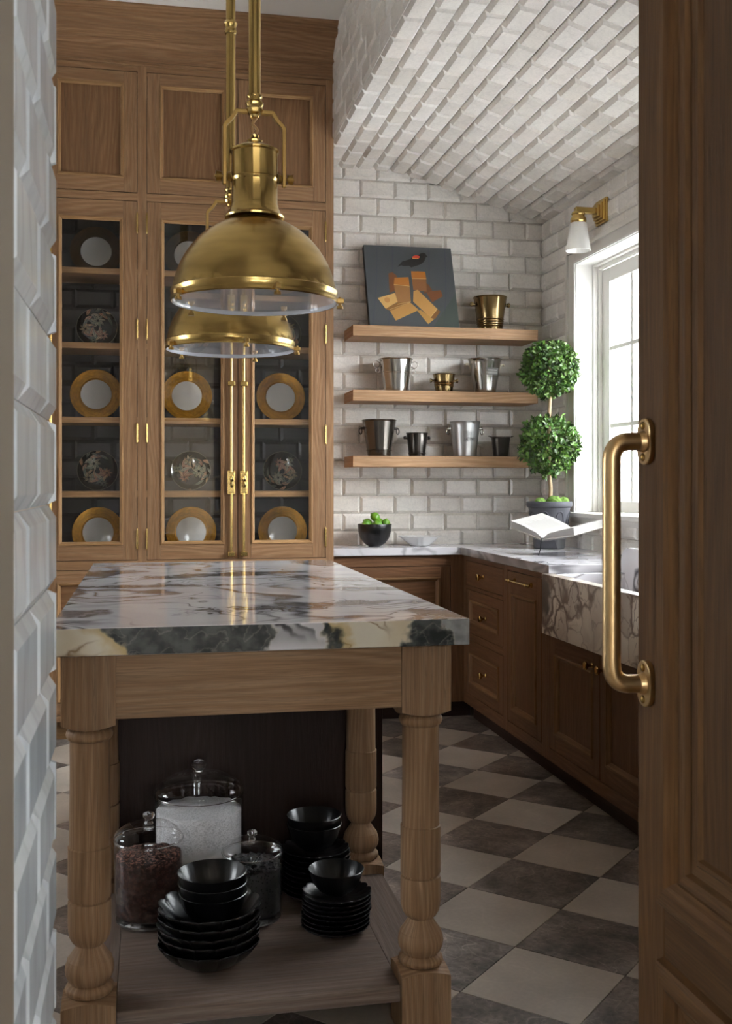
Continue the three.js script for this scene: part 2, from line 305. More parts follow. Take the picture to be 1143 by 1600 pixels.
// ---------------------------------------------------------------- setting: floor
{
  const fl = structure('floor');
  part(fl, 'subfloor', bx(-2.75, 2.5, -0.12, -0.012, -6.1, 3.3, 'x', 0), std({ color: 0x6b625a, roughness: 0.9 }));
  const light = dataTex(768, 768, (u, v) => {
    const w = pnoise(u, v, 3, 3, 2) * 0.08, n = pnoise(u, v, 4, 4) + 0.5 * pnoise(u, v, 9, 9, 4), s = sstep(0.7, 1, 1 - Math.abs(pnoise(u + w, v + w, 3, 5, 8)) * 5), f = pnoise(u, v, 70, 70, 3);
    const l = 0.75 + 0.045 * n + 0.02 * s + 0.02 * f; return [l, l * 0.945, l * 0.885];
  });
  const dark = dataTex(768, 768, (u, v) => {
    const w = pnoise(u, v, 4, 4, 2) * 0.07, n = pnoise(u, v, 5, 7) + 0.7 * pnoise(u, v, 14, 18, 4) + 0.5 * pnoise(u, v, 40, 52, 6);
    const s = sstep(0.82, 1, 1 - Math.abs(pnoise(u + w, v - w, 6, 8, 8)) * 6) * sstep(-0.1, 0.3, pnoise(u, v, 4, 4, 9)), t = sstep(0.7, 1, 1 - Math.abs(pnoise(u + w, v + w, 19, 15, 12)) * 5) + 0.8 * sstep(0.6, 1, 1 - Math.abs(pnoise(u - w, v + w, 44, 40, 3)) * 4) - 0.6 * sstep(0.2, 0.5, pnoise(u, v, 60, 70, 14));
    const l = 0.48 + 0.13 * n + 0.17 * s + 0.10 * t; return [l * 1.02, l * 0.95, l * 0.91];
  });
  const mk = (t, h) => phys({ map: t, color: h, roughness: 0.36 });
  const LM = [0xffffff, 0xf6f1ec, 0xf2f0ee].map(h => mk(light, h)), DM = [0xffffff, 0xe8e4e0, 0xf4ece6].map(h => mk(dark, h));
  const S = 0.3095, geos = [];
  for (let k = 0; k < 8; k++) {
    const g = new RoundedBoxGeometry(S - 0.0022, 0.012, S - 0.0022, 1, 0.0012), p = g.attributes.position, u = g.attributes.uv, ou = rnd(), ov = rnd(), a = k * Math.PI / 2;
    for (let i = 0; i < p.count; i++) { const x = p.getX(i), z = p.getZ(i); u.setXY(i, (x * Math.cos(a) - z * Math.sin(a)) / 0.75 + ou, (x * Math.sin(a) + z * Math.cos(a)) / 0.75 + ov); }
    g.clearGroups(); geos.push(g);
  }
  // tile corners: a = (x - z) / sqrt2 and b = (x + z) / sqrt2 on a square grid turned by 45 degrees
  const a0 = 2.61 * EYE, b0 = -1.0185 * EYE, r2 = Math.SQRT1_2;
  for (let i = -14; i < 10; i++) for (let j = -14; j < 12; j++) {
    const a = a0 + (i + 0.5) * S, b = b0 + (j + 0.5) * S, x = (a + b) * r2, z = (b - a) * r2;
    if (x < -1.15 || x > 1.95 || z > -1.45 || z < -5.85) continue;
    const m = finish(new THREE.Mesh(geos[Math.floor(rnd() * 8)], ((i + j) & 1 ? LM : DM)[Math.floor(rnd() * 3)]));
    m.name = 'tile'; m.position.set(x, -0.006, z); m.rotation.y = Math.PI / 4; fl.add(m);
  }
  part(fl, 'floor_slab', bx(-2.7, 2.4, -0.011, -0.0075, -6.0, 3.2, 'x', 0), std({ color: 0x8d8378, roughness: 0.6 }));
}
// ---------------------------------------------------------------- setting: walls and ceilings
const VX = [HX]; const VY = [3.01];                                  // section of the tiled vault, from the soffit edge to the window wall
{
  const slope = [0, 0, 0, -0.06, -0.16, -0.25, -0.31, -0.31, -0.305, -0.30, -0.29, -0.28, -0.26, -0.25];
  for (const s of slope) { const t = Math.atan(s); VX.push(VX.at(-1) + 0.0973 * Math.cos(t)); VY.push(VY.at(-1) + 0.0973 * Math.sin(t)); }
}
const vaultAt = x => { for (let i = 0; i + 1 < VX.length; i++) if (x <= VX[i + 1]) return lerp(VY[i], VY[i + 1], (x - VX[i]) / (VX[i + 1] - VX[i])); return VY.at(-1); };
{
  const wb = structure('wall_back');
  part(wb, 'wall', bx(-2.75, 2.5, 0, 3.6, ZB - 0.2, ZB, 'x', 0), M.grout);
  layTiles(wb, [0, 0, ZB], [1, 0, 0], [0, 1, 0], [[HX - 0.02, XR, CT, 3.06]], 1.150, 0.990, M.tile, 1, 0.193, 0.0973, (s0, s1, t0) => t0 < vaultAt(s0) - 0.004, 0.014);
  const wr = structure('wall_right');
  for (const [y0, y1, z0, z1] of [[0, 3.6, ZB, -5.335], [0, 1.09, -5.335, -3.165], [2.41, 3.6, -5.335, -3.165], [0, 3.6, -3.165, -1.0]]) part(wr, 'wall', bx(XR, 2.47, y0, y1, z0, z1, 'x', 0), M.grout);
  layTiles(wr, [XR, 0, 0], [0, 0, 1], [0, 1, 0], [[ZB + 0.008, -5.447, CT, 2.86], [-5.447, -4.30, 2.489, 2.86], [-5.447, -3.3, CT, 1.048], [-4.3, -3.3, 2.489, 2.86]], -5.80, 0.990, M.tile, 0, 0.193, 0.0973, null, 0.013);
  const wl = structure('wall_left');
  for (const [y0, y1, z0, z1] of [[0, 3.6, -6.0, -3.9], [0, 0.95, -3.9, -3.0], [2.1, 3.6, -3.9, -3.0], [0, 3.6, -3.0, -0.9]]) part(wl, 'wall', bx(-2.8, -2.6, y0, y1, z0, z1, 'x', 0), M.plaster);
  const wf = structure('wall_front');                                 // the thick wall whose doorway frames the view
  part(wf, 'wall', bx(-2.8, -0.114, 0, 3.6, -1.295, -0.893, 'x', 0), M.grout);
  part(wf, 'wall', bx(0.70, 2.47, 0, 3.6, -1.295, -0.893, 'x', 0), M.plaster);
  part(wf, 'wall', bx(-0.114, 0.70, 2.5, 3.6, -1.295, -0.893, 'x', 0), M.plaster);
  layTiles(wf, [-0.114, 0, 0], [0, 0, -1], [0, 1, 0], [[0.893, 1.295, 0.3, 2.2]], 0.80, 1.1327, M.stoneTile, 0, 0.193, 0.0973);
  const post = part(wf, 'door_jamb', bx(-0.24, -0.1035, 0, 2.5, -0.893, -0.70, 'y', 0.003), std({ color: 0x75685a, roughness: 0.7 }));
  const wh = structure('wall_header');                                // wall hanging down beside the vault
  part(wh, 'wall', bx(HX, HX + 0.14, 3.02, CEIL + 0.05, ZB, -1.0, 'x', 0), M.grout);
  layTiles(wh, [HX, 0, 0], [0, 0, 1], [0, 1, 0], [[-5.42, -2.95, 3.0, CEIL]], -5.42, 3.0, M.tile, 0);
  const va = structure('ceiling');
  for (let i = 0; i + 1 < VX.length; i++) {
    const t = [VX[i + 1] - VX[i], VY[i + 1] - VY[i], 0], l = Math.hypot(t[0], t[1]), tn = [t[0] / l, t[1] / l, 0];
    const zf = -5.86 + 4.4;
    layTiles(va, [VX[i], VY[i], 0], [0, 0, -1], tn, [[1.9, 5.855, 0, l]], 5.855 - 0.193 * 21 - (i & 1 ? 0.0965 : 0), 0, M.tile, 0, 0.193, l, null, 0.019);
  }
  {
    const P = [], q = [];
    for (let i = 0; i < VX.length; i++) q.push([VX[i], VY[i] + 0.0015]);
    const sh = new THREE.Shape([...q.map(p => new THREE.Vector2(...p)), new THREE.Vector2(VX.at(-1), 3.6), new THREE.Vector2(HX + 0.141, 3.6), new THREE.Vector2(HX + 0.141, 3.03), new THREE.Vector2(HX, 3.03)]);
    const g = new THREE.ExtrudeGeometry(sh, { depth: 4.86, bevelEnabled: false }); g.translate(0, 0, ZB);
    part(va, 'vault', g, M.grout);
  }
  const c2 = structure('ceiling_main');
  part(c2, 'slab', bx(-2.8, HX + 0.13, CEIL, CEIL + 0.1, -6.0, -0.9, 'x', 0), M.plaster);
  part(c2, 'slab', bx(HX + 0.13, 2.47, 3.6, 3.7, -6.0, -0.9, 'x', 0), M.plaster);
  const hall = structure('wall_hall');                                // the room the camera stands in
  const hm = std({ color: 0xd8cab4, roughness: 0.9 });
  for (const b of [[-2.4, -2.2, 0, 3, -0.893, 3.2], [2.2, 2.4, 0, 3, -0.893, 0.7], [2.2, 2.4, 0, 3, 2.0, 3.2], [2.2, 2.4, 0, 0.9, 0.7, 2.0], [2.2, 2.4, 2.5, 3, 0.7, 2.0], [-2.2, -0.30, 0, 3, 3.0, 3.2], [0.15, 0.94, 0, 3, 3.0, 3.2], [1.31, 2.2, 0, 3, 3.0, 3.2], [-0.30, 0.15, 0, 0.6, 3.0, 3.2], [-0.30, 0.15, 2.6, 3, 3.0, 3.2], [0.94, 1.31, 0, 0.6, 3.0, 3.2], [0.94, 1.31, 2.6, 3, 3.0, 3.2], [-2.4, 2.4, 2.9, 3.05, -0.893, 3.2]]) part(hall, 'wall', bx(...b, 'x', 0), hm);
}
// ---------------------------------------------------------------- windows
function fixedWindow(name, zs, y0, y1, xa, xb, glassX, dir) {          // plain sashes of the windows out of view
  const w = structure(name);
  for (const [z0, z1] of zs) {
    for (const z of [z0, z1 - 0.06]) part(w, 'stile', bx(xa, xb, y0, y1, z, z + 0.06), M.white);
    for (const y of [y0, y1 - 0.06]) part(w, 'rail', bx(xa, xb, y, y + 0.06, z0 + 0.06, z1 - 0.06), M.white);
    part(w, 'muntin', bx(xa + 0.004, xb - 0.004, y0 + 0.06, y1 - 0.06, (z0 + z1) / 2 - 0.015, (z0 + z1) / 2 + 0.015), M.white);
    part(w, 'muntin', bx(xa + 0.006, xb - 0.006, (y0 + y1) / 2 - 0.015, (y0 + y1) / 2 + 0.015, z0 + 0.06, z1 - 0.06), M.white);
    part(w, 'pane', bx(glassX - 0.001, glassX + 0.001, y0 + 0.05, y1 - 0.05, z0 + 0.05, z1 - 0.05, 'x', 0), M.pane);
  }
}
fixedWindow('window_2', [[-3.9, -3.0]], 0.95, 2.1, -2.74, -2.70, -2.72);
fixedWindow('added_window_4', [[0.7, 2.0]], 0.9, 2.5, 2.29, 2.33, 2.31);  // unseen hall window, added to brighten the tiled doorway reveal
{
  const w = structure('added_window_3');  // two unseen narrow hall windows, added to light the island front
  for (const [x0, x1] of [[-0.30, 0.15], [0.94, 1.31]]) {
    for (const x of [x0, x1 - 0.04]) part(w, 'stile', bx(x, x + 0.04, 0.6, 2.6, 3.07, 3.11), M.white);
    for (const y of [0.6, 1.25, 1.92, 2.56]) part(w, 'rail', bx(x0 + 0.04, x1 - 0.04, y, y + 0.04, 3.07, 3.11), M.white);
    part(w, 'pane', bx(x0 + 0.03, x1 - 0.03, 0.63, 2.57, 3.089, 3.091, 'x', 0), M.pane);
  }
}
{
  const w = structure('window_1'), z0 = -5.333, z1 = -3.167, y0 = 1.103, y1 = 2.405;
  // face casing with a back band and an inner bead
  for (const [a, b, c, d] of [[y0, y1 + 0.082, z0 - 0.112, z0 - 0.001], [y0, y1 + 0.082, z1 + 0.001, z1 + 0.112]]) part(w, 'casing', bx(XR - 0.022, XR, a, b, c, d, 'y', 0.002), M.casing);
  part(w, 'casing', bx(XR - 0.022, XR, y1, y1 + 0.083, z0, z1, 'z', 0.002), M.casing);
  part(w, 'back_band', clean([bx(XR - 0.034, XR - 0.001, y0, y1 + 0.083, z0 - 0.113, z0 - 0.088), bx(XR - 0.0345, XR - 0.001, y1 + 0.060, y1 + 0.085, z0 - 0.1135, z1 + 0.1135), bx(XR - 0.034, XR - 0.001, y0, y1 + 0.083, z1 + 0.088, z1 + 0.113)]), M.casing);
  part(w, 'bead', clean([bx(XR - 0.028, XR - 0.001, y0, y1 + 0.012, z0 - 0.012, z0 - 0.0005), bx(XR - 0.0285, XR - 0.001, y1 + 0.0005, y1 + 0.0125, z0 - 0.0005, z1)]), M.white);
  part(w, 'sill', clean([bx(XR - 0.055, XR + 0.12, y0 - 0.026, y0, z0 - 0.13, z1 + 0.13, 'z', 0.006)]), M.casing);
  part(w, 'apron', bx(XR - 0.02, XR, y0 - 0.055, y0 - 0.026, z0 - 0.113, z1 + 0.113, 'z', 0.003), M.casing);
  part(w, 'jamb', clean([bx(XR - 0.021, XR + 0.25, y0 + 0.001, y1, z0 - 0.0009, z0 + 0.004), bx(XR - 0.021, XR + 0.25, y1 - 0.004, y1 + 0.0009, z0 + 0.004, z1 - 0.004), bx(XR - 0.021, XR + 0.25, y0 + 0.001, y1, z1 - 0.004, z1 + 0.0009)]), M.white);
  part(w, 'stop', clean([bx(XR + 0.075, XR + 0.10, y0 + 0.001, y1 - 0.005, z0 + 0.0035, z0 + 0.014), bx(XR + 0.0755, XR + 0.10, y1 - 0.014, y1 - 0.0035, z0 + 0.014, z1 - 0.005), bx(XR + 0.10, XR + 0.1225, y0 + 0.0015, y1 - 0.006, z0 + 0.003, z0 + 0.026), bx(XR + 0.1005, XR + 0.1225, y1 - 0.03, y1 - 0.003, z0 + 0.026, z1 - 0.006)]), M.white);
  const gx = XR + 0.145;
  for (let k = 0; k < 3; k++) {
    const a = z0 + 0.02 + k * 0.725, b = a + 0.675, s = sub(w, 'sash');
    if (k) part(w, 'mullion', bx(XR + 0.06, XR + 0.2, y0 + 0.001, y1 - 0.005, a - 0.0495, a - 0.0005, 'y', 0.003), M.white);
    for (const [p, q] of [[a, a + 0.085], [b - 0.085, b]]) part(s, 'stile', bx(gx - 0.022, gx + 0.022, y0 + 0.002, y1 - 0.03, p, q, 'y', 0.003), M.white);
    part(s, 'rail', bx(gx - 0.0215, gx + 0.0215, y0 + 0.0025, y0 + 0.06, a + 0.085, b - 0.085, 'z', 0.003), M.white);
    part(s, 'rail', bx(gx - 0.0215, gx + 0.0215, y1 - 0.105, y1 - 0.0305, a + 0.085, b - 0.085, 'z', 0.003), M.white);
    const m = (a + b) / 2;
    part(s, 'muntin', bx(gx - 0.016, gx + 0.016, y0 + 0.06, y1 - 0.1, m - 0.011, m + 0.011, 'y', 0.003), M.white);
    for (const y of [1.552, 1.953]) part(s, 'muntin', bx(gx - 0.0155, gx + 0.0155, y - 0.011, y + 0.011, a + 0.085, b - 0.085, 'z', 0.003), M.white);
    for (const [p, q] of [[a + 0.085, m - 0.011], [m + 0.011, b - 0.085]]) for (const [c, d] of [[y0 + 0.06, 1.541], [1.563, 1.942], [1.964, y1 - 0.105]]) part(s, 'pane', bx(gx - 0.001, gx + 0.001, c, d, p, q, 'y', 0), M.pane);
  }
}
// ---------------------------------------------------------------- cabinet fronts
const MOULD = [[-0.001, 0.0005], [0.001, 0.006], [0.006, 0.0065], [0.009, 0.002], [0.015, -0.004], [0.017, -0.011]];
// a framed front in the XY plane (front face at z = 0 of its transform): stiles, rails, moulding, panel or glass
function framedFront(owner, name, xf, x0, x1, y0, y1, sw, rt, rb, o = {}) {
  const d = sub(owner, name), m = o.mat ?? M.cabinet, th = 0.022, W = (g) => xf(g);
  part(d, 'stile', W(bx(x0, x0 + sw, y0, y1, -th, 0, 'y', 0.0015)), m); part(d, 'stile', W(bx(x1 - sw, x1, y0, y1, -th, 0, 'y', 0.0015)), m);
  part(d, 'rail', W(bx(x0 + sw, x1 - sw, y1 - rt, y1, -th, -0.0002, 'x', 0.001)), m); part(d, 'rail', W(bx(x0 + sw, x1 - sw, y0, y0 + rb, -th, -0.0002, 'x', 0.001)), m);
  const s = o.ms ?? 1;
  part(d, 'moulding', W(mitre(x0 + sw, x1 - sw, y0 + rb, y1 - rt, (o.mould ?? MOULD).map(p => [p[0] * s, p[1] * (o.mz ?? s)]))), o.mouldMat ?? (m === M.cabinet ? M.bead : m === M.base ? M.baseBead : m));  // paler wood on the mouldings: their highlight is put into the colour
  if (o.glass) part(d, 'pane', W(bx(x0 + sw - 0.004, x1 - sw + 0.004, y0 + rb - 0.004, y1 - rt + 0.004, -0.0145, -0.0125, 'x', 0)), M.pane);
  else part(d, 'panel', W(bx(x0 + sw - 0.004, x1 - sw + 0.004, y0 + rb - 0.004, y1 - rt + 0.004, -0.02, -0.0105, o.grain ?? 'y', 0)), o.panelMat ?? (m === M.cabinet ? M.cabinetPanel : m));
  return d;
}
// ---------------------------------------------------------------- tall display cabinets
const ZC = -5.4, ZCB = -5.735;
function displayCabinet(label, X0, X1, doors, sideTile) {
  const t = thing('display_cabinet', label, 'cabinet', [(X0 + X1) / 2, 0, (ZC + ZB) / 2]), m = M.cabinet;
  const ff = (a, b, c, d, ax) => bx(a, b, c, d, ZC - 0.022, ZC - 0.0005, ax, 0.001);
  const dl = doors[0][0], dr = doors.at(-1)[1];
  const midY0 = 2.638, midY1 = 2.676;
  part(t, 'face_frame', clean([ff(X0, dl - 0.002, 0.10, 3.30, 'y'), ff(dr + 0.002, X1, 0.10, 3.30, 'y'), ff(dl - 0.002, dr + 0.002, 3.272, 3.30, 'x'), ff(dl - 0.002, dr + 0.002, midY0, midY1, 'x'), ff(dl - 0.002, dr + 0.002, 0.833, 0.876, 'x'), ff(dl - 0.002, dr + 0.002, 0.10, 0.13, 'x')]), m);
  part(t, 'side_panel', bx(X0, X0 + 0.019, 0, 3.30, ZB, ZC - 0.022, 'y', 0), m); part(t, 'side_panel', bx(X1 - 0.019, X1, 0, 3.30, ZB, ZC - 0.022, 'y', 0), m);
  part(t, 'back_panel', bx(X0 + 0.019, X1 - 0.019, 0.1, 3.28, ZB + 0.001, ZCB, 'y', 0), M.darkGrout);
  for (const [p, q] of [[2.64, 2.67], [0.84, 0.872], [3.26, 3.279]]) part(t, 'deck', bx(X0 + 0.019, X1 - 0.019, p, q, ZCB, ZC - 0.03), m);
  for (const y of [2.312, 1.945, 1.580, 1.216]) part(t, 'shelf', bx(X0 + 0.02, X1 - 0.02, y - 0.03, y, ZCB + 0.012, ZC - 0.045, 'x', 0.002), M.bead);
  layTiles(t, [0, 0, ZCB], [1, 0, 0], [0, 1, 0], sideTile, 0.02, 0.99, M.darkTile, 0);
  const xf = faceFront(ZC);
  for (const [a, b, hinge, bolt] of doors) {
    framedFront(t, 'upper_door', xf, a, b, 2.679, 3.269, 0.062, 0.058, 0.070, { mat: m });
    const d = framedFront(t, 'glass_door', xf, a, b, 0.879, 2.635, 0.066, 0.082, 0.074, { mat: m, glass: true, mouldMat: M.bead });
    const hx = hinge < 0 ? a - 0.001 : b + 0.001;
    for (const y of [2.53, 2.01, 1.50, 0.98]) part(d, 'hinge', clean([cyl([hx, y - 0.045, ZC + 0.004], [hx, y + 0.045, ZC + 0.004], 0.0045), cyl([hx, y + 0.045, ZC + 0.004], [hx, y + 0.053, ZC + 0.004], 0.0032, 0.001), cyl([hx, y - 0.053, ZC + 0.004], [hx, y - 0.045, ZC + 0.004], 0.001, 0.0032)]), M.brass);
    if (bolt) {
      const c = sub(t, 'cremone_bolt'), z = ZC + 0.014;
      part(c, 'rod', clean([cyl([bolt, 0.90, z], [bolt, 2.60, z], 0.0068, 0.0068, 14)]), M.brass);
      part(c, 'latch_plate', clean([bx(bolt - 0.019, bolt + 0.019, 1.198, 1.318, ZC, ZC + 0.014, 'y', 0.003), bx(bolt - 0.014, bolt + 0.014, 1.206, 1.310, ZC + 0.012, ZC + 0.022, 'y', 0.003)]), M.brass);
      part(c, 'thumb_turn', clean([cyl([bolt, 1.262, ZC + 0.02], [bolt, 1.262, ZC + 0.042], 0.008, 0.006), lathe([[0, -0.028], [0.006, -0.026], [0.009, -0.012], [0.005, 0], [0.009, 0.012], [0.006, 0.028], [0, 0.03]], 16).translate(bolt, 1.262, ZC + 0.046)]), M.brass);
      for (const y of [0.903, 1.75, 2.585]) part(c, 'guide', clean([bx(bolt - 0.018, bolt + 0.018, y - 0.012, y + 0.012, ZC, ZC + 0.026, 'x', 0.004)]), M.brass);
    }
    framedFront(t, 'drawer', xf, a, b, 0.53, 0.830, 0.06, 0.058, 0.058, { mat: m, grain: 'x' });
    framedFront(t, 'lower_door', xf, a, b, 0.133, 0.527, 0.06, 0.06, 0.06, { mat: m });
  }
  part(t, 'toe_kick', bx(X0, X1, 0, 0.10, ZC - 0.09, ZC - 0.07), M.cabinetB);
  return t;
}
const DC_Y = [0.872, 2.64];
displayCabinet('tall oak display cabinet with two brass-bolted glass doors, beside the tiled wall', -0.026, 0.925, [[-0.002, 0.4395, -1, 0.408], [0.4425, 0.883, 1, 0.470]], [[0.0, 0.899, ...DC_Y]]);
displayCabinet('tall oak display cabinet cut by the tiled doorway, only its right glass door in view', -0.977, -0.026, [[-0.9335, -0.492, -1, -0.525], [-0.489, -0.051, 1, -0.457]], [[-0.95, -0.05, ...DC_Y]]);
{
  const t = structure('trim_1');
  const z = ZC;
  part(t, 'crown_moulding', sweepX([[z, 3.30], [z + 0.012, 3.302], [z + 0.012, 3.312], [z + 0.006, 3.318], [z + 0.006, 3.392], [z + 0.016, 3.400], [z + 0.022, 3.412], [z + 0.022, 3.420], [z + 0.034, 3.426], [z + 0.05, 3.434], [z + 0.075, 3.452], [z + 0.10, 3.476], [z + 0.118, 3.490], [z + 0.150, 3.498], [z + 0.152, 3.506], [z + 0.168, 3.512], [z + 0.178, 3.520], [z + 0.180, CEIL]], -1.3, HX - 0.002), M.cabinet);
  part(t, 'blocking', bx(-1.3, HX - 0.003, 3.302, CEIL, ZB, ZC - 0.001, 'x', 0), M.cabinet);
}
// ---------------------------------------------------------------- plates in the display cabinets
const goldTex = dataTex(256, 256, (u, v) => { const l = 0.85 + 0.1 * pnoise(u, v, 6, 6) + 0.13 * pnoise(u, v, 40, 40, 4); return [l, l * 0.98, l * 0.9]; });
const gold = phys({ color: 0xc79338, map: goldTex, metalness: 0.75, roughness: 0.34 });
const ivory = phys({ color: 0xd6d4cd, roughness: 0.12, clearcoat: 0.6 });
const patternTex = canvasTex(320, 320, (c, w) => {
  c.fillStyle = '#15160f'; c.fillRect(0, 0, w, w);
  const leaf = (x, y, a, l, t, f) => { c.save(); c.translate(x, y); c.rotate(a); c.fillStyle = f; c.beginPath(); c.moveTo(0, 0); c.bezierCurveTo(l * 0.3, -t, l * 0.8, -t * 0.7, l, t * 0.25); c.bezierCurveTo(l * 0.7, t * 0.1, l * 0.4, t * 0.7, 0, 0); c.fill(); c.strokeStyle = '#1b1a12'; c.lineWidth = 2; c.beginPath(); c.moveTo(l * 0.1, -t * 0.05); c.quadraticCurveTo(l * 0.5, -t * 0.25, l * 0.9, t * 0.1); c.stroke(); c.restore(); };
  const flower = (x, y, r, n, f, g) => { for (let k = 0; k < n; k++) leaf(x, y, k * 6.283 / n, r, r * 0.34, k & 1 ? f : g); c.fillStyle = '#2a2a1f'; c.beginPath(); c.arc(x, y, r * 0.16, 0, 7); c.fill(); };
  const tones = ['#a89e86', '#b98d71', '#858878', '#c7a682', '#74776a', '#ab826b'];
  for (let k = 0; k < 30; k++) { const r = 30 + (k * 47) % 120, a = k * 2.4; leaf(160 + r * Math.cos(a), 160 + r * Math.sin(a), a + 1.2 + (k % 5) * 0.4, 62 + (k * 13) % 36, 17 + k % 9, tones[k % 6]); }
  flower(130, 105, 58, 9, '#80836f', '#9a937c'); flower(228, 178, 44, 8, '#a2755f', '#b58d70'); flower(92, 214, 46, 8, '#a08e6c', '#7b6c52'); flower(205, 262, 36, 7, '#757a68', '#8d8a72');
  c.strokeStyle = '#8f8a78'; c.lineWidth = 5; c.beginPath(); c.arc(160, 160, 154, 0, 7); c.stroke();
});
const patternMat = phys({ map: patternTex, roughness: 0.12, clearcoat: 0.7 }), goldDark = phys({ color: 0x5d4220, map: goldTex, metalness: 0.6, roughness: 0.35 });
function disc(r, r1, z, seg = 48) {   // face with flat uv
  const g = new THREE.CircleGeometry(r, seg); g.translate(0, 0, z); return g;
}
function charger(rimMat, label, at, lean = 0.14) {
  const t = thing('charger_plate', label, 'plate', at, 'gold-rimmed charger plates'), R = 0.13;
  const rot = g => { g.rotateX(Math.PI / 2); g.translate(0, R, 0); g.rotateX(-lean); return g; };
  part(t, 'rim', rot(lathe([[0, -0.004], [0.06, -0.004], [0.10, 0.002], [R - 0.002, 0.009], [R, 0.011], [R - 0.002, 0.013], [0.098, 0.0085], [0.088, 0.0055], [0.084, 0.006], [0.080, 0.002], [0.076, 0.0015]], 64)), rimMat, false);
  part(t, 'well', rot(lathe([[0.079, 0.0012], [0.074, 0.0022], [0.0, 0.0022]], 64)), ivory, false);
  return t;
}
function bowlPlate(label, at, turn) {
  const t = thing('patterned_plate', label, 'plate', at, 'dark patterned plates'), R = 0.103, lean = 0.16;
  const g = lathe([[0, -0.012], [0.05, -0.012], [0.085, -0.004], [R, 0.009], [R - 0.001, 0.011], [0.083, 0.0], [0.05, -0.008], [0.0, -0.0085]], 56);
  g.rotateX(Math.PI / 2); const p = g.attributes.position, u = g.attributes.uv, c = Math.cos(turn), s = Math.sin(turn);
  for (let i = 0; i < p.count; i++) { const x = p.getX(i) / (2.06 * R), y = p.getY(i) / (2.06 * R); u.setXY(i, x * c - y * s + 0.5, x * s + y * c + 0.5); }
  g.translate(0, R, 0.012); g.rotateX(-lean); part(t, 'dish', g, patternMat, false);
  return t;
}
{
  const xs = [-0.258, 0.212, 0.690], who = ['behind the left glass door', 'behind the middle glass door', 'behind the right glass door'];
  const Y = [0.8735, 1.2165, 1.5805, 1.9455, 2.3125];
  for (let c = 0; c < 3; c++) {
    charger(gold, 'bright gold-rimmed plate at the very bottom ' + who[c], [xs[c] + 0.01, Y[0], -5.672]);
    bowlPlate('dark patterned round plate on the lowest shelf ' + who[c], [xs[c] + 0.008, Y[1], -5.677], c * 2.1);
    charger(c ? M.cabPlate ?? gold : gold, 'gold-rimmed plate on the second shelf up ' + who[c], [xs[c] - (c === 1 ? 0.012 : 0), Y[2], -5.672]);
    bowlPlate('dark patterned round plate on the third shelf up ' + who[c], [xs[c] + 0.004, Y[3], -5.677], c * 1.3 + 0.6);
    charger(goldDark, 'dark bronze-rimmed plate on the top shelf ' + who[c], [xs[c], Y[4], -5.672]);
  }
}
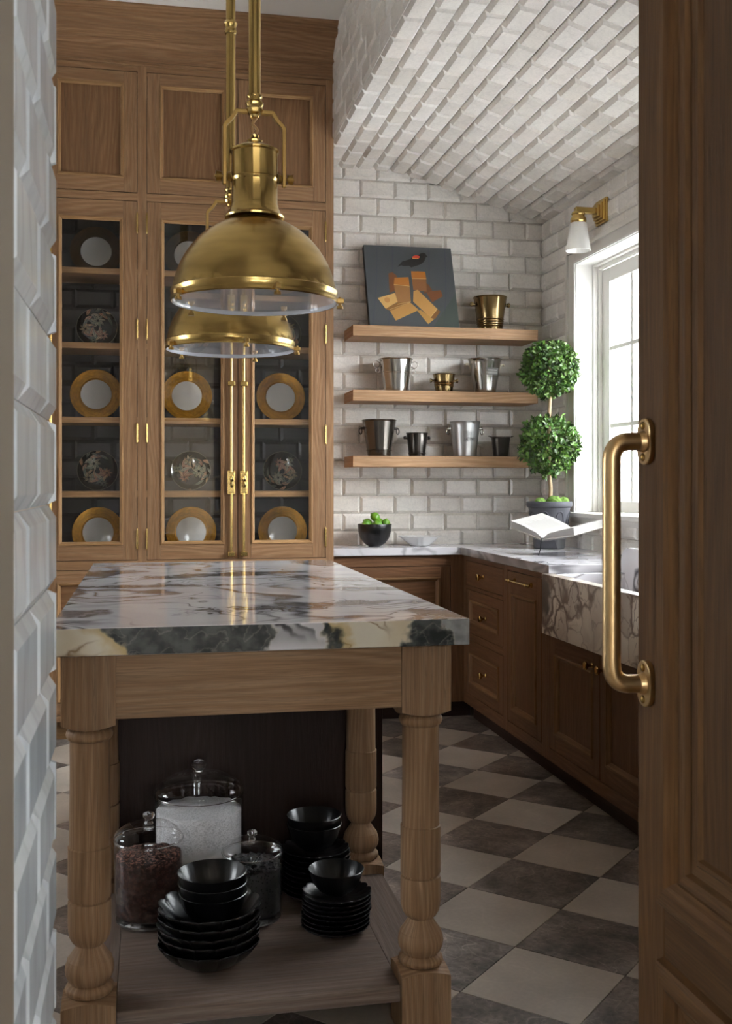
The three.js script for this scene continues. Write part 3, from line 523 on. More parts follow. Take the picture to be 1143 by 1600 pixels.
// ---------------------------------------------------------------- perimeter base cabinets
function knob(owner, at, dir, s = 1) {   // small flared cup-shaped knob
  const g = lathe([[0, 0], [0.009, 0], [0.0095, 0.002], [0.005, 0.006], [0.0045, 0.012], [0.008, 0.017], [0.0135, 0.022], [0.015, 0.027], [0.012, 0.0305], [0, 0.032]].map(p => [p[0] * s, p[1] * s]), s > 1.2 ? 6 : 24);
  g.rotateZ(dir[0] < 0 ? Math.PI / 2 : 0); if (dir[2] > 0) g.rotateX(Math.PI / 2); g.translate(...at); return part(owner, 'knob', g, M.brass);
}
const XF = 1.655, RF = faceLeft(XF);
{
  const bm = { mat: M.base };
  const carcass = (t, z0, z1, y1 = 0.873) => {
    part(t, 'carcass', bx(XF + 0.022, XR - 0.002, 0.09, y1, z0, z1, 'y', 0), M.base);
    part(t, 'toe_kick', bx(XF + 0.055, XF + 0.075, 0, 0.09, z0, z1, 'z', 0), M.islandDark);  // dark wood here puts the shade of the recess into the colour
  };
  const ff = (a, b, c, d, ax) => RF(bx(a, b, c, d, -0.022, -0.0005, ax, 0.001));
  // drawers
  let t = thing('drawer_cabinet', 'walnut-brown three-drawer base cabinet in the corner of the counter run', 'cabinet', [XF + 0.28, 0, -5.2]);
  carcass(t, -5.548, -4.866);
  part(t, 'face_frame', clean([ff(-5.548, -5.502, 0.088, 0.873, 'y'), ff(-4.892, -4.866, 0.088, 0.873, 'y'), ff(-5.502, -4.892, 0.848, 0.873, 'x'), ff(-5.502, -4.892, 0.698, 0.716, 'x'), ff(-5.502, -4.892, 0.436, 0.470, 'x'), ff(-5.502, -4.892, 0.088, 0.146, 'x')]), M.base);
  let d = sub(t, 'drawer'); part(d, 'front', RF(bx(-5.499, -4.895, 0.719, 0.845, -0.02, 0, 'x', 0.002)), M.base); knob(d, [XF, 0.782, -5.197], [-1, 0, 0], 1.25);
  d = framedFront(t, 'drawer', RF, -5.499, -4.895, 0.473, 0.695, 0.062, 0.05, 0.05, { ...bm, grain: 'x', ms: 1.2 }); knob(d, [XF + 0.0105, 0.572, -5.197], [-1, 0, 0], 1.25);
  d = framedFront(t, 'drawer', RF, -5.499, -4.895, 0.149, 0.433, 0.062, 0.062, 0.055, { ...bm, grain: 'x', ms: 1.2 }); knob(d, [XF + 0.0105, 0.287, -5.197], [-1, 0, 0], 1.25);
  // pull-out
  t = thing('pull_out_cabinet', 'narrow brown base cabinet with a horizontal brass bar handle', 'cabinet', [XF + 0.28, 0, -4.6]);
  carcass(t, -4.866, -4.32);
  part(t, 'face_frame', clean([ff(-4.866, -4.833, 0.088, 0.873, 'y'), ff(-4.384, -4.32, 0.088, 0.873, 'y'), ff(-4.833, -4.384, 0.848, 0.873, 'x'), ff(-4.833, -4.384, 0.088, 0.141, 'x')]), M.base);
  d = framedFront(t, 'front', RF, -4.830, -4.387, 0.144, 0.845, 0.06, 0.10, 0.06, { ...bm, ms: 1.25 });
  const hy = 0.806, hx = XF - 0.030;
  part(d, 'handle', clean([cyl([hx, hy, -4.765], [hx, hy, -4.465], 0.0052), ...[-4.725, -4.505].flatMap(z => [cyl([XF, hy, z], [XF - 0.005, hy, z], 0.012), cyl([XF - 0.004, hy, z], [hx, hy, z], 0.005), new THREE.SphereGeometry(0.0085, 14, 10).translate(hx, hy, z)]), new THREE.SphereGeometry(0.0065, 12, 8).translate(hx, hy, -4.765), new THREE.SphereGeometry(0.0065, 12, 8).translate(hx, hy, -4.465)]), M.brass);
  // sink base
  t = thing('sink_cabinet', 'brown base cabinet with two panelled doors below the marble sink', 'cabinet', [XF + 0.28, 0, -3.75]);
  carcass(t, -4.32, -3.20, 0.625);
  part(t, 'face_frame', clean([ff(-4.32, -4.290, 0.088, 0.64, 'y'), ff(-3.262, -3.20, 0.088, 0.64, 'y'), ff(-4.290, -3.262, 0.622, 0.64, 'x'), ff(-4.290, -3.262, 0.088, 0.141, 'x')]), M.base);
  d = framedFront(t, 'door', RF, -4.287, -3.778, 0.144, 0.619, 0.06, 0.072, 0.066, { ...bm, ms: 1.25 }); knob(d, [XF, 0.562, -3.845], [-1, 0, 0], 1.15);
  d = framedFront(t, 'door', RF, -3.775, -3.265, 0.144, 0.619, 0.06, 0.072, 0.066, { ...bm, ms: 1.25 }); knob(d, [XF, 0.562, -3.735], [-1, 0, 0], 1.15);
  // run beyond the sink, mostly behind the open door
  t = thing('base_cabinet', 'brown base cabinet beyond the sink hidden by the open door', 'cabinet', [XF + 0.28, 0, -2.4]);
  carcass(t, -3.20, -1.6); part(t, 'front', RF(bx(-3.198, -1.6, 0.088, 0.873, -0.022, 0, 'x', 0.002)), M.base);
  // back run
  const ZF = -5.55;
  t = thing('back_base_cabinet', 'brown panelled base front below the black bowl of limes', 'cabinet', [1.29, 0, ZF - 0.15]);
  part(t, 'carcass', bx(HX, XF + 0.022, 0.09, 0.873, ZB + 0.002, ZF - 0.022, 'y', 0), M.base);
  part(t, 'toe_kick', bx(HX, XF + 0.055, 0, 0.09, ZF - 0.075, ZF - 0.055, 'x', 0), M.islandDark);  // recess shade put into the colour with the dark wood
  const fb = (a, b, c, e, ax) => bx(a, b, c, e, ZF - 0.022, ZF - 0.0005, ax, 0.001);
  part(t, 'face_frame', clean([fb(HX, 0.958, 0.088, 0.873, 'y'), fb(1.585, XF + 0.02, 0.088, 0.873, 'y'), fb(0.958, 1.585, 0.815, 0.873, 'x'), fb(0.958, 1.585, 0.088, 0.141, 'x')]), M.base);
  framedFront(t, 'front', faceFront(ZF), 0.961, 1.582, 0.144, 0.812, 0.056, 0.056, 0.06, { ...bm, ms: 1.5, grain: 'x' });
}
// ---------------------------------------------------------------- marble counter, sink
{
  const topT = dataTex(768, 1024, (u, v) => marbleTop(1.3 + u * 1.35, 2.2, v * 4.4, 0.8), true, false);
  const edgeT = dataTex(1024, 64, (u, v) => {
    const x = u * 4, y = v * 0.04, w = fbm(x * 5, y * 10, 1, 3), s = 0.5 + 0.5 * noise(x * 16 + w * 3, y * 5, 4), p = sstep(-0.25, 0.3, noise(x * 3.1, 0, 9));
    const dark = mix3([0.44, 0.41, 0.40], [0.72, 0.69, 0.67], sstep(0.25, 0.8, s)), pale = mix3([0.80, 0.79, 0.80], [0.46, 0.45, 0.46], sstep(0.5, 0.85, s + 0.25 * w));
    return mix3(pale, dark, sstep(1.9, 2.05, x) * 0.9);
  }, true, true);
  // outline in plan; run along the back wall and the window wall, notched for the sink
  const P = [[HX, ZB], [XR, ZB], [XR, -1.6], [1.63, -1.6], [1.63, -3.21], [2.07, -3.21], [2.07, -4.235], [1.63, -4.235], [1.63, -5.52], [HX, -5.52]];
  const sh = new THREE.Shape(P.map(p => new THREE.Vector2(p[0], -p[1])));
  const g = new THREE.ExtrudeGeometry(sh, { depth: 0.036, bevelEnabled: true, bevelThickness: 0.002, bevelSize: 0.002, bevelOffset: -0.002, bevelSegments: 1 });
  g.rotateX(-Math.PI / 2); g.translate(0, CT - 0.038, 0);
  const p = g.attributes.position, u = g.attributes.uv, n = g.attributes.normal;
  for (let i = 0; i < p.count; i++) {
    if (Math.abs(n.getY(i)) > 0.9) u.setXY(i, (p.getX(i) - 0.9) / 1.35, (p.getZ(i) + 5.9) / 4.4);
    else u.setXY(i, (Math.abs(n.getX(i)) > 0.6 ? (p.getZ(i) + 5.52) * 0.6 + 2.08 : Math.abs(p.getZ(i) + 5.52) < 0.01 ? p.getX(i) : p.getX(i) * 0.4) / 4, (p.getY(i) - 0.87) / 0.045);
  }
  const m = finish(new THREE.Mesh(g, [marbleMat(topT), marbleMat(edgeT, 0.2)])); m.name = 'marble_worktop'; scene.add(m);
  tag(m, 'grey-veined white marble worktop on the brown corner base cabinets', 'worktop');
  const t = thing('marble_sink', 'cream marble farmhouse sink with a deep veined apron under the window', 'sink', [1.8, 0.64, -3.71]);
  const apT = dataTex(1024, 256, (a, b) => { const x = a * 1.0, y = b * 0.25; let c = marbleCream(x * 1.0 + 2.2, y * 1.0, 1); const e = fbm(x * 12, y * 12, 5, 3); const q = sstep(0.02, -0.02, Math.hypot((x - 0.035) * 1.3, (y - 0.165) * 0.9) - 0.075 + e * 0.06); return mix3(c, mix3([0.22, 0.22, 0.22], [0.36, 0.33, 0.3], 0.5 + e), q); }, true, false);
  const slabT = dataTex(512, 512, (a, b) => marbleTop(4 + a * 0.9, 1, 3 + b * 0.9, 0.9), true, true);
  const sm = marbleMat(slabT), ap = new RoundedBoxGeometry(0.05, 0.244, 0.98, 2, 0.003);
  ap.translate(1.61, 0.762, -3.71);
  { const pp = ap.attributes.position, uu = ap.attributes.uv; for (let i = 0; i < pp.count; i++) uu.setXY(i, (pp.getZ(i) + 4.2) / 0.98 + (pp.getX(i) - 1.585) * 0.4, (pp.getY(i) - 0.64) / 0.246 + (pp.getX(i) - 1.585) * 0.3); ap.clearGroups(); }
  part(t, 'apron', ap, phys({ map: apT, roughness: 0.3 }));
  part(t, 'basin', clean([bx(1.635, 1.97, 0.645, 0.675, -4.2, -3.22, 'z', 0.002, 0.9, 0.9), bx(1.635, 1.97, 0.67, 0.884, -4.2, -4.165, 'z', 0.003, 0.9, 0.9), bx(1.635, 1.97, 0.67, 0.884, -3.255, -3.22, 'z', 0.003, 0.9, 0.9)]), sm);
  const rs = new THREE.Shape(), z0 = -4.2, z1 = -3.22, r = 0.055, ya = 0.67, yb = 0.985;
  rs.moveTo(z0, ya); rs.lineTo(z0, yb - r); rs.absarc(z0 + r, yb - r, r, Math.PI, Math.PI / 2, true); rs.lineTo(z1 - r, yb); rs.absarc(z1 - r, yb - r, r, Math.PI / 2, 0, true); rs.lineTo(z1, ya);
  const rg = new THREE.ExtrudeGeometry(rs, { depth: 0.034, bevelEnabled: true, bevelSize: 0.003, bevelThickness: 0.003, bevelSegments: 1, curveSegments: 10 });
  rg.clearGroups(); part(t, 'raised_back', uvBox(faceLeft(1.972)(rg), 'z', 0.9, 0.9), sm);
}
// ---------------------------------------------------------------- island
{
  const X0 = -0.203, X1 = 0.711, Z0 = -2.335, Z1 = -4.24, YB = 0.891, YT = 0.95;
  const t = thing('kitchen_island', 'oak kitchen island with turned legs, open lower shelf and thick marble top', 'island', [0.254, 0, -3.28]);
  const topT = dataTex(896, 1536, (u, v) => {
    const x = u * (X1 - X0), z = v * (Z0 - Z1);                         // z = 0 at the far edge
    let c = marbleTop(x + 0.3, 0, z + 0.9, 1);
    const n = fbm(x * 5, 3, z * 4, 4), n2 = fbm(x * 11 + 4, 1, z * 9, 3);
    const band = (px, pz, lx, lz, a) => { const dx = x - px, dz = z - pz, ca = Math.cos(a), sa = Math.sin(a), X = (dx * ca + dz * sa) / lx, Z = (-dx * sa + dz * ca) / lz; return Math.hypot(X, Z) + n * 1.5 + n2 * 0.8; };
    const streak = 0.5 + 0.5 * noise(x * 9 + n * 9, 2, z * 34 + n2 * 11 + n * 6);
    const f1 = Math.pow(mv(x + n * 0.5, 2, z + n2 * 0.35 + n * 0.4, 7, 5), 1.4), f2 = mv(x * 0.6 + n2 * 0.3, 6, z * 1.6 + n * 0.6, 13, 4), fil = Math.max(f1, 0.8 * f2);
    const dk = mix3([0.60, 0.59, 0.61], [0.20, 0.205, 0.22], sstep(0.25, 0.85, fil));
    for (const [px, pz, lx, lz, a, k] of [[0.04, 0.45, 0.13, 0.12, 0.5, 1], [0.46, 0.62, 0.30, 0.07, -0.3, 1], [0.20, 0.98, 0.30, 0.045, 0.05, 0.9], [0.86, 0.12, 0.09, 0.22, 0.2, 0.9], [0.50, 1.60, 0.26, 0.09, -0.25, 1], [0.86, 1.82, 0.08, 0.11, 0.3, 1], [0.30, 0.12, 0.2, 0.05, 0, 0.6]]) { const q = sstep(1.25, 0.5, band(px, pz, lx, lz, a)); c = mix3(c, dk, q * k * (0.25 + 0.75 * sstep(0.1, 0.5, fil + q - 0.6))); }
    const br = mix3([0.33, 0.27, 0.26], [0.75, 0.71, 0.7], streak); c = mix3(c, br, sstep(1.0, 0.6, band(0.05, 1.66, 0.10, 0.09, 0.1)) * 0.8);
    return c;
  }, true, false);
  const frontT = dataTex(1024, 96, (u, v) => {
    const x = u * (X1 - X0), y = v * 0.06, e = fbm(x * 16, y * 16, 7, 4) * 0.07, w = x + e + (v - 0.5) * 0.02;
    let c = mix3([0.85, 0.79, 0.68], [0.90, 0.87, 0.80], sstep(-0.3, 0.3, fbm(x * 8, y * 8, 2, 3)));
    c = mix3(c, [0.48, 0.36, 0.24], clamp(Math.pow(mv(x + e, y * 1.2, 3, 11, 12), 2) * 0.75 * sstep(0.0, 0.3, noise(x * 6, y * 3, 4) + 0.18)));
    const rock = greenRock(x, y), st = 0.5 + 0.5 * noise(w * 34 + (v - 0.5) * 1.5, y * 6, 3);
    const stripes = mix3([0.16, 0.16, 0.165], [0.80, 0.79, 0.80], sstep(0.28, 0.5, st));
    const mask = (a, b, s = 0.008) => sstep(a - s, a + s, w) * sstep(b + s, b - s, w), sl = (0.5 - v) * 0.05;
    c = mix3(c, [0.73, 0.60, 0.34], mask(0.10 + sl, 0.145 + sl, 0.02) * 0.5);
    c = mix3(c, rock, mask(0.128 + sl, 0.455)); c = mix3(c, stripes, mask(0.455, 0.585)); c = mix3(c, rock, mask(0.588, 0.61));
    c = mix3(c, [0.78, 0.66, 0.40], mask(0.606, 0.628, 0.01) * 0.5);
    c = mix3(c, rock, mask(0.772 - sl, 0.865)); c = mix3(c, mix3([0.5, 0.5, 0.5], [0.68, 0.68, 0.68], 0.5 + fbm(x * 40, y * 40, 1, 3)), mask(0.865, 1, 0.006));
    return c;
  }, true, false);
  const sideT = dataTex(1024, 64, (u, v) => { const c = marbleCream(u * 2, v * 0.06, 5); return mix3(c, greenRock(u * 2, v * 0.06), sstep(0.05, 0.2, noise(u * 7, v, 3))); }, true, true);
  const g = new RoundedBoxGeometry(X1 - X0, YT - YB, Z0 - Z1, 2, 0.003), p = g.attributes.position, uu = g.attributes.uv, n = g.attributes.normal;
  g.translate((X0 + X1) / 2, (YT + YB) / 2, (Z0 + Z1) / 2);
  for (const { start, count, materialIndex: k } of g.groups) for (let i = start; i < start + count; i++) {
    const x = p.getX(i), y = p.getY(i), z = p.getZ(i);
    if (k === 2 || k === 3) uu.setXY(i, (x - X0) / (X1 - X0), (z - Z1) / (Z0 - Z1)); else if (k > 3) uu.setXY(i, (x - X0) / (X1 - X0), (y - YB) / (YT - YB)); else uu.setXY(i, (z - Z1) / 2, (y - YB) / 0.06);
  }
  const top = marbleMat(topT, 0.07), fr = marbleMat(frontT, 0.2), sd = marbleMat(sideT, 0.2);
  part(t, 'marble_top', g, [sd, sd, top, top, fr, fr]);
  const LX = [-0.1235, 0.618], LZ = [-2.419, -3.13], W = M.island;
  const legPts = [[0.0565, 0.728], [0.046, 0.7275], [0.0425, 0.724], [0.0455, 0.7225], [0.0495, 0.7165], [0.0505, 0.711], [0.0495, 0.7055], [0.0455, 0.7], [0.0425, 0.698], [0.0425, 0.69], [0.0422, 0.62], [0.0433, 0.468], [0.0465, 0.4668], [0.0463, 0.462], [0.0463, 0.360], [0.0455, 0.3565], [0.0412, 0.355], [0.0412, 0.3515], [0.0455, 0.350], [0.0463, 0.3465], [0.0463, 0.298], [0.0455, 0.285], [0.0428, 0.272], [0.0365, 0.261], [0.0290, 0.2545], [0.0295, 0.2500], [0.0370, 0.2385], [0.0455, 0.2265], [0.0475, 0.2245], [0.0478, 0.2215], [0.0512, 0.212], [0.0525, 0.202], [0.0510, 0.191], [0.0465, 0.181], [0.0415, 0.176], [0.0405, 0.1745], [0.0405, 0.1725], [0.0450, 0.171], [0.0505, 0.1655], [0.0518, 0.160], [0.0500, 0.1535], [0.0460, 0.150], [0.0430, 0.149], [0.0480, 0.147], [0.0570, 0.1465]];
  for (const z of LZ) for (const x of LX) {
    const leg = sub(t, 'leg'), h = 0.057;
    // square block, cut round below (pommel): a square prism meeting the turning on an arc
    const pommel = (y0, y1, up) => {
      const pos = [], N = 14, rMax = h * Math.SQRT2;
      const yEdge = d => { const k = (d - h) / (rMax - h); return up ? y1 - k * 0.009 : y0 + k * 0.011; };
      const side = (ax) => {
        for (let i = 0; i < N; i++) {
          const a = -h + 2 * h * i / N, b = -h + 2 * h * (i + 1) / N, ya = yEdge(Math.hypot(h, a)), yb = yEdge(Math.hypot(h, b));
          const q = up ? [[a, y0], [b, y0], [b, yb], [a, ya]] : [[a, ya], [b, yb], [b, y1], [a, y1]];
          const v = q.map(([s, y]) => ax === 0 ? [s, y, h] : ax === 1 ? [h, y, -s] : ax === 2 ? [-s, y, -h] : [-h, y, s]);
          pos.push(...v[0], ...v[1], ...v[2], ...v[0], ...v[2], ...v[3]);
          const r = 0.043, ye = up ? y1 + 0.002 : y0 - 0.002, in0 = [v[up ? 3 : 0], v[up ? 2 : 1]], cc = in0.map(w => { const l = Math.hypot(w[0], w[2]); return [w[0] / l * r, ye, w[2] / l * r]; });
          if (up) pos.push(...in0[0], ...in0[1], ...cc[1], ...in0[0], ...cc[1], ...cc[0]); else pos.push(...in0[1], ...in0[0], ...cc[0], ...in0[1], ...cc[0], ...cc[1]);
        }
      };
      for (let k = 0; k < 4; k++) side(k);
      const gg = new THREE.BufferGeometry(); gg.setAttribute('position', new THREE.Float32BufferAttribute(pos, 3)); gg.computeVertexNormals(); gg.translate(x, 0, z); return uvBox(gg, 'y');
    };
    part(leg, 'top_block', pommel(0.728, YB, false), W);
    part(leg, 'turning', lathe(legPts.slice(1, -1).reverse(), 48, true).translate(x, 0, z), W);
    part(leg, 'foot_block', pommel(0, 0.147, true), W);
  }
  const bxs = (...a) => bx(...a);
  part(t, 'apron', bxs(-0.067, 0.562, 0.749, YB, -2.394, -2.370, 'x', 0.0015), W);
  part(t, 'apron', bxs(-0.172, -0.148, 0.749, YB, -3.2, -2.475, 'z', 0.0015), W); part(t, 'apron', bxs(0.643, 0.667, 0.749, YB, -3.2, -2.475, 'z', 0.0015), W);
  part(t, 'lower_shelf', clean([bxs(-0.066, 0.561, 0.079, 0.117, -3.2, -2.380, 'x', 0.002), bxs(-0.175, -0.066, 0.079, 0.117, -3.073, -2.477, 'z', 0.002), bxs(0.561, 0.670, 0.079, 0.117, -3.073, -2.477, 'z', 0.002)]), M.lowShelf);
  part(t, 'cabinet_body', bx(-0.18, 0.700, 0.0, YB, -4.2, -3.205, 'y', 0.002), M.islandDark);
}
// ---------------------------------------------------------------- pendants
function pendant(label, x, z, dy) {
  const t = thing('dome_pendant', label, 'pendant lamp', [x, 1.69 + dy, z], 'brass dome pendants over the island');
  const add = (n, g, m) => part(t, n, g, m, false);
  const arc = []; for (let i = 0; i <= 22; i++) { const a = (i / 22) * 1.335; arc.push([0.1965 * Math.cos(a) * (1 - 0.05 * Math.sin(2 * a)), 0.030 + 0.179 * Math.sin(a)]); }
  add('dome', lathe([[0.199, 0.0], [0.2015, 0.003], [0.2015, 0.008], [0.2, 0.0105], [0.2, 0.0205], [0.2012, 0.0225], [0.2012, 0.0265], [0.199, 0.029], [0.1972, 0.0295], ...arc.slice(1)], 96), M.brass);
  add('inner_shade', lathe([...arc.map(p => [p[0] - 0.004, p[1] - 0.003]).reverse(), [0.195, 0.004], [0.198, 0.0005]], 72), M.enamel);
  add('glass_cover', lathe([[0.0, 0.006], [0.194, 0.006]], 64), M.pane);
  add('gallery', lathe([[0.050, 0.203], [0.071, 0.2045], [0.072, 0.209], [0.063, 0.217], [0.061, 0.224], [0.0585, 0.229], [0.0575, 0.235], [0.0555, 0.238], [0.0555, 0.292], [0.058, 0.295], [0.0585, 0.299], [0.056, 0.302], [0.0555, 0.362], [0.059, 0.365], [0.0595, 0.369], [0.052, 0.373], [0.040, 0.379], [0.023, 0.386], [0.019, 0.389], [0.020, 0.393], [0.014, 0.396], [0.010, 0.400], [0.011, 0.406], [0.006, 0.410], [0.0, 0.411]], 64), M.brass);
  add('flex', tube([[0, 0.405, 0], [0.006, 0.420, 0.002], [-0.004, 0.435, 0], [0.005, 0.452, -0.002], [0.0, 0.47, 0]], 0.0038, 30, 8), std({ color: 0xb08a5a, roughness: 0.7 }));
  const yoke = [];
  for (const s of [-1, 1]) {
    const pts = [[0.015, 0.463], [0.044, 0.463], [0.055, 0.445], [0.068, 0.432], [0.072, 0.425], [0.072, 0.286]];
    for (let i = 0; i + 1 < pts.length; i++) {
      const [ax, ay] = pts[i], [cx, cy] = pts[i + 1], l = Math.hypot(cx - ax, cy - ay) + 0.004, b = new RoundedBoxGeometry(l, 0.0095, 0.014, 1, 0.002);
      b.rotateZ(Math.atan2(cy - ay, (cx - ax))); b.translate((ax + cx) / 2, (ay + cy) / 2, 0); if (s < 0) b.rotateY(Math.PI); yoke.push(b);
    }
  }
  add('yoke', clean(yoke), M.brassDull);
  for (const s of [-1, 1]) add('thumb_screw', clean([cyl([s * 0.055, 0.304, 0], [s * 0.096, 0.304, 0], 0.0045), cyl([s * 0.058, 0.304, 0], [s * 0.066, 0.304, 0], 0.013, 0.010), cyl([s * 0.080, 0.304, 0], [s * 0.093, 0.304, 0], 0.011, 0.0135)]), M.brassDark);
  add('hub', lathe([[0.0, 0.448], [0.010, 0.449], [0.012, 0.455], [0.019, 0.460], [0.0215, 0.468], [0.019, 0.474], [0.0215, 0.478], [0.022, 0.484], [0.017, 0.489], [0.0165, 0.494], [0.019, 0.498], [0.019, 0.503], [0.015, 0.505]], 40), M.brass);
  add('rod', cyl([0, 0.5, 0], [0, CEIL - 1.69 - dy, 0], 0.0145, 0.0145, 28), M.brass);
  add('rod_coupling', lathe([[0.0145, 0.985], [0.018, 0.988], [0.0195, 0.994], [0.018, 1.0], [0.0165, 1.004], [0.018, 1.010], [0.0215, 1.018], [0.018, 1.026], [0.0145, 1.03]], 28), M.brass);
  add('canopy', lathe([[0.0145, CEIL - 1.69 - dy - 0.035], [0.03, CEIL - 1.69 - dy - 0.03], [0.062, CEIL - 1.69 - dy - 0.012], [0.066, CEIL - 1.69 - dy]], 32), M.brass);
  for (let k = 0; k < 5; k++) {
    const a = k * Math.PI * 2 / 5 + 0.16, c = Math.cos(a), s = Math.sin(a), r = 0.2065;
    add('clamp_screw', clean([cyl([r * c, -0.012, r * s], [r * c, 0.016, r * s], 0.0042), cyl([r * c, -0.012, r * s], [r * c, -0.005, r * s], 0.0085, 0.0075), bxg(r * c, 0.007, r * s, 0.02, 0.012, 0.012, -a)]), M.brassDull);
  }
  add('bulb', new THREE.SphereGeometry(0.028, 20, 14).translate(0, 0.11, 0), std({ color: 0xe9e5dc, roughness: 0.3 }));
  add('socket', cyl([0, 0.13, 0], [0, 0.2, 0], 0.02), M.white);
  return t;
}
function bxg(x, y, z, w, h, d, ry) { const g = new RoundedBoxGeometry(w, h, d, 1, 0.002); g.rotateY(ry); g.translate(x, y, z); return g; }
pendant('large brass dome pendant nearest the doorway, hanging in front of its twin', 0.2535, -2.612, 0);
pendant('brass dome pendant hanging farther back over the island, behind its twin', 0.2535, -3.38, -0.022);
// ---------------------------------------------------------------- wooden wall shelves
const shelfAt = [2.092, 1.749, 1.400], shelfWho = ['top', 'middle', 'lowest'];
for (let k = 0; k < 3; k++) solo('wall_shelf', bx(-0.5145, 0.5145, -0.0585, 0, -0.126, 0.126, 'x', 0.002), M.shelf, [1.5745, shelfAt[k], -5.7165 + 0.003], ['top thick floating oak shelf, holding the bird painting', 'middle thick floating oak shelf between two others on the tiled wall', 'lowest thick floating oak shelf, holding four dark and silver buckets'][k], 'shelf', 'floating oak shelves');
// ---------------------------------------------------------------- ice buckets
function bucketShell(rt, rb, h, ribs = [], roll = 0.004) {
  const at = y => rb + (rt - rb) * Math.pow(y / h, 1.0), out = [[0, 0.001], [rb - 0.003, 0], [rb, 0.003]];
  const ys = []; for (let i = 1; i <= 14; i++) ys.push(h * i / 14);
  for (const y of ribs) out.push([at(y) - 0.0004, y - 0.004], [at(y) + 0.0022, y - 0.0015], [at(y) + 0.0022, y + 0.0015], [at(y) - 0.0004, y + 0.004]);
  if (!ribs.length) for (const y of ys.slice(0, -1)) out.push([at(y), y]);
  out.sort((a, b) => a[1] - b[1] || a[0] - b[0]);
  out.push([rt, h - roll * 2], [rt + roll, h - roll], [rt + roll * 0.6, h], [rt - 0.001, h], [rt - 0.004, h - 0.006], [rb - 0.002, 0.006], [0, 0.005]);
  return lathe(out, 56);
}
const BZ = -5.715;
function ring(x, y, z, R, r, turn = 0) { return new THREE.TorusGeometry(R, r, 10, 28).rotateY(turn).translate(x, y, z); }
{
  let t = thing('ice_bucket', 'bronze-toned ribbed bucket on the top shelf beside the bird painting', 'bucket', [1.857, 2.092, BZ], 'metal buckets on the wall shelves');
  part(t, 'body', bucketShell(0.091, 0.066, 0.192, [0.020, 0.032, 0.044, 0.056, 0.068]), M.bronze, false);
  for (const s of [-1, 1]) part(t, 'handle', clean([cyl([s * 0.085, 0.150, 0], [s * 0.100, 0.150, 0], 0.006), new THREE.SphereGeometry(0.0135, 16, 12).scale(0.8, 1, 1).translate(s * 0.106, 0.150, 0)]), M.bronze, false);
  t = thing('ice_bucket', 'silver bucket with a belt line and thin ring handles, left on the middle shelf', 'bucket', [1.321, 1.749, BZ], 'metal buckets on the wall shelves');
  part(t, 'body', bucketShell(0.090, 0.066, 0.182, [0.106], 0.004), M.silver, false);
  for (const s of [-1, 1]) part(t, 'ring_handle', clean([ring(s * 0.106, 0.150, 0, 0.0175, 0.0028), ring(s * 0.100, 0.118, 0, 0.011, 0.0025), cyl([s * 0.078, 0.135, 0], [s * 0.093, 0.135, 0], 0.004)]), M.silver, false);
  t = thing('ice_bucket', 'smallest brass-coloured pot with knob handles, middle of the middle shelf', 'bucket', [1.593, 1.749, BZ], 'metal buckets on the wall shelves');
  part(t, 'body', bucketShell(0.060, 0.046, 0.104, [0.040, 0.050, 0.060], 0.003), M.bronze, false);
  for (const s of [-1, 1]) part(t, 'handle', clean([cyl([s * 0.053, 0.068, 0], [s * 0.070, 0.068, 0], 0.006, 0.005), cyl([s * 0.069, 0.068, 0], [s * 0.078, 0.068, 0], 0.010, 0.013)]), M.bronze, false);
  const letterTex = (bg, ink, draw) => canvasTex(512, 256, (c, w, h) => { c.fillStyle = bg; c.fillRect(0, 0, w, h); c.fillStyle = ink; c.textAlign = 'center'; draw(c, w, h); });
  const label = (owner, rt, rb, h, y0, y1, a0, a1, map, o) => {     // print band that hugs the tapering side
    const P = [], U = [], I = [], N = 16, at = y => rb + (rt - rb) * y / h + 0.0008;
    for (let i = 0; i <= N; i++) for (const y of [y0, y1]) { const a = a0 + (a1 - a0) * i / N; P.push(at(y) * Math.sin(a), y, at(y) * Math.cos(a)); U.push(i / N, y === y1 ? 1 : 0); }
    for (let i = 0; i < N; i++) { const k = i * 2; I.push(k, k + 2, k + 3, k, k + 3, k + 1); }
    const g = new THREE.BufferGeometry(); g.setAttribute('position', new THREE.Float32BufferAttribute(P, 3)); g.setAttribute('uv', new THREE.Float32BufferAttribute(U, 2)); g.setIndex(I); g.computeVertexNormals();
    part(owner, 'lettering', g, phys({ map, ...o }), false);
  };
  t = thing('ice_bucket', 'polished bucket with worn white lettering and upturned pale handles, right on the middle shelf', 'bucket', [1.827, 1.749, BZ], 'metal buckets on the wall shelves');
  part(t, 'body', bucketShell(0.091, 0.058, 0.192, [], 0.004), M.silver, false);
  for (const s of [-1, 1]) part(t, 'handle', tube([[s * 0.071, 0.118, 0], [s * 0.083, 0.140, 0], [s * 0.092, 0.158, 0], [s * 0.106, 0.162, 0], [s * 0.112, 0.156, 0]], 0.0055, 24, 10), std({ color: 0xd8cfb8, roughness: 0.35, metalness: 0.4 }), false);
  label(t, 0.091, 0.058, 0.192, 0.098, 0.138, -0.25, 0.8, letterTex('#8e8c88', '#f4f2ee', (c, w, h) => { for (let x = 70; x < 430; x += 19) c.fillRect(x, 70, 8 + (x * 7) % 9, 34); for (let x = 26; x < 490; x += 26) { c.fillRect(x, 140, 9, 74); c.fillRect(x, x % 4 ? 140 : 180, 19, 12); } }), { metalness: 0.5, roughness: 0.3 });
  t = thing('ice_bucket', 'large dark pewter bucket with ring handles, first on the lowest shelf', 'bucket', [1.229, 1.400, BZ], 'metal buckets on the wall shelves');
  part(t, 'body', bucketShell(0.091, 0.062, 0.198, [0.034], 0.004), M.pewter, false);
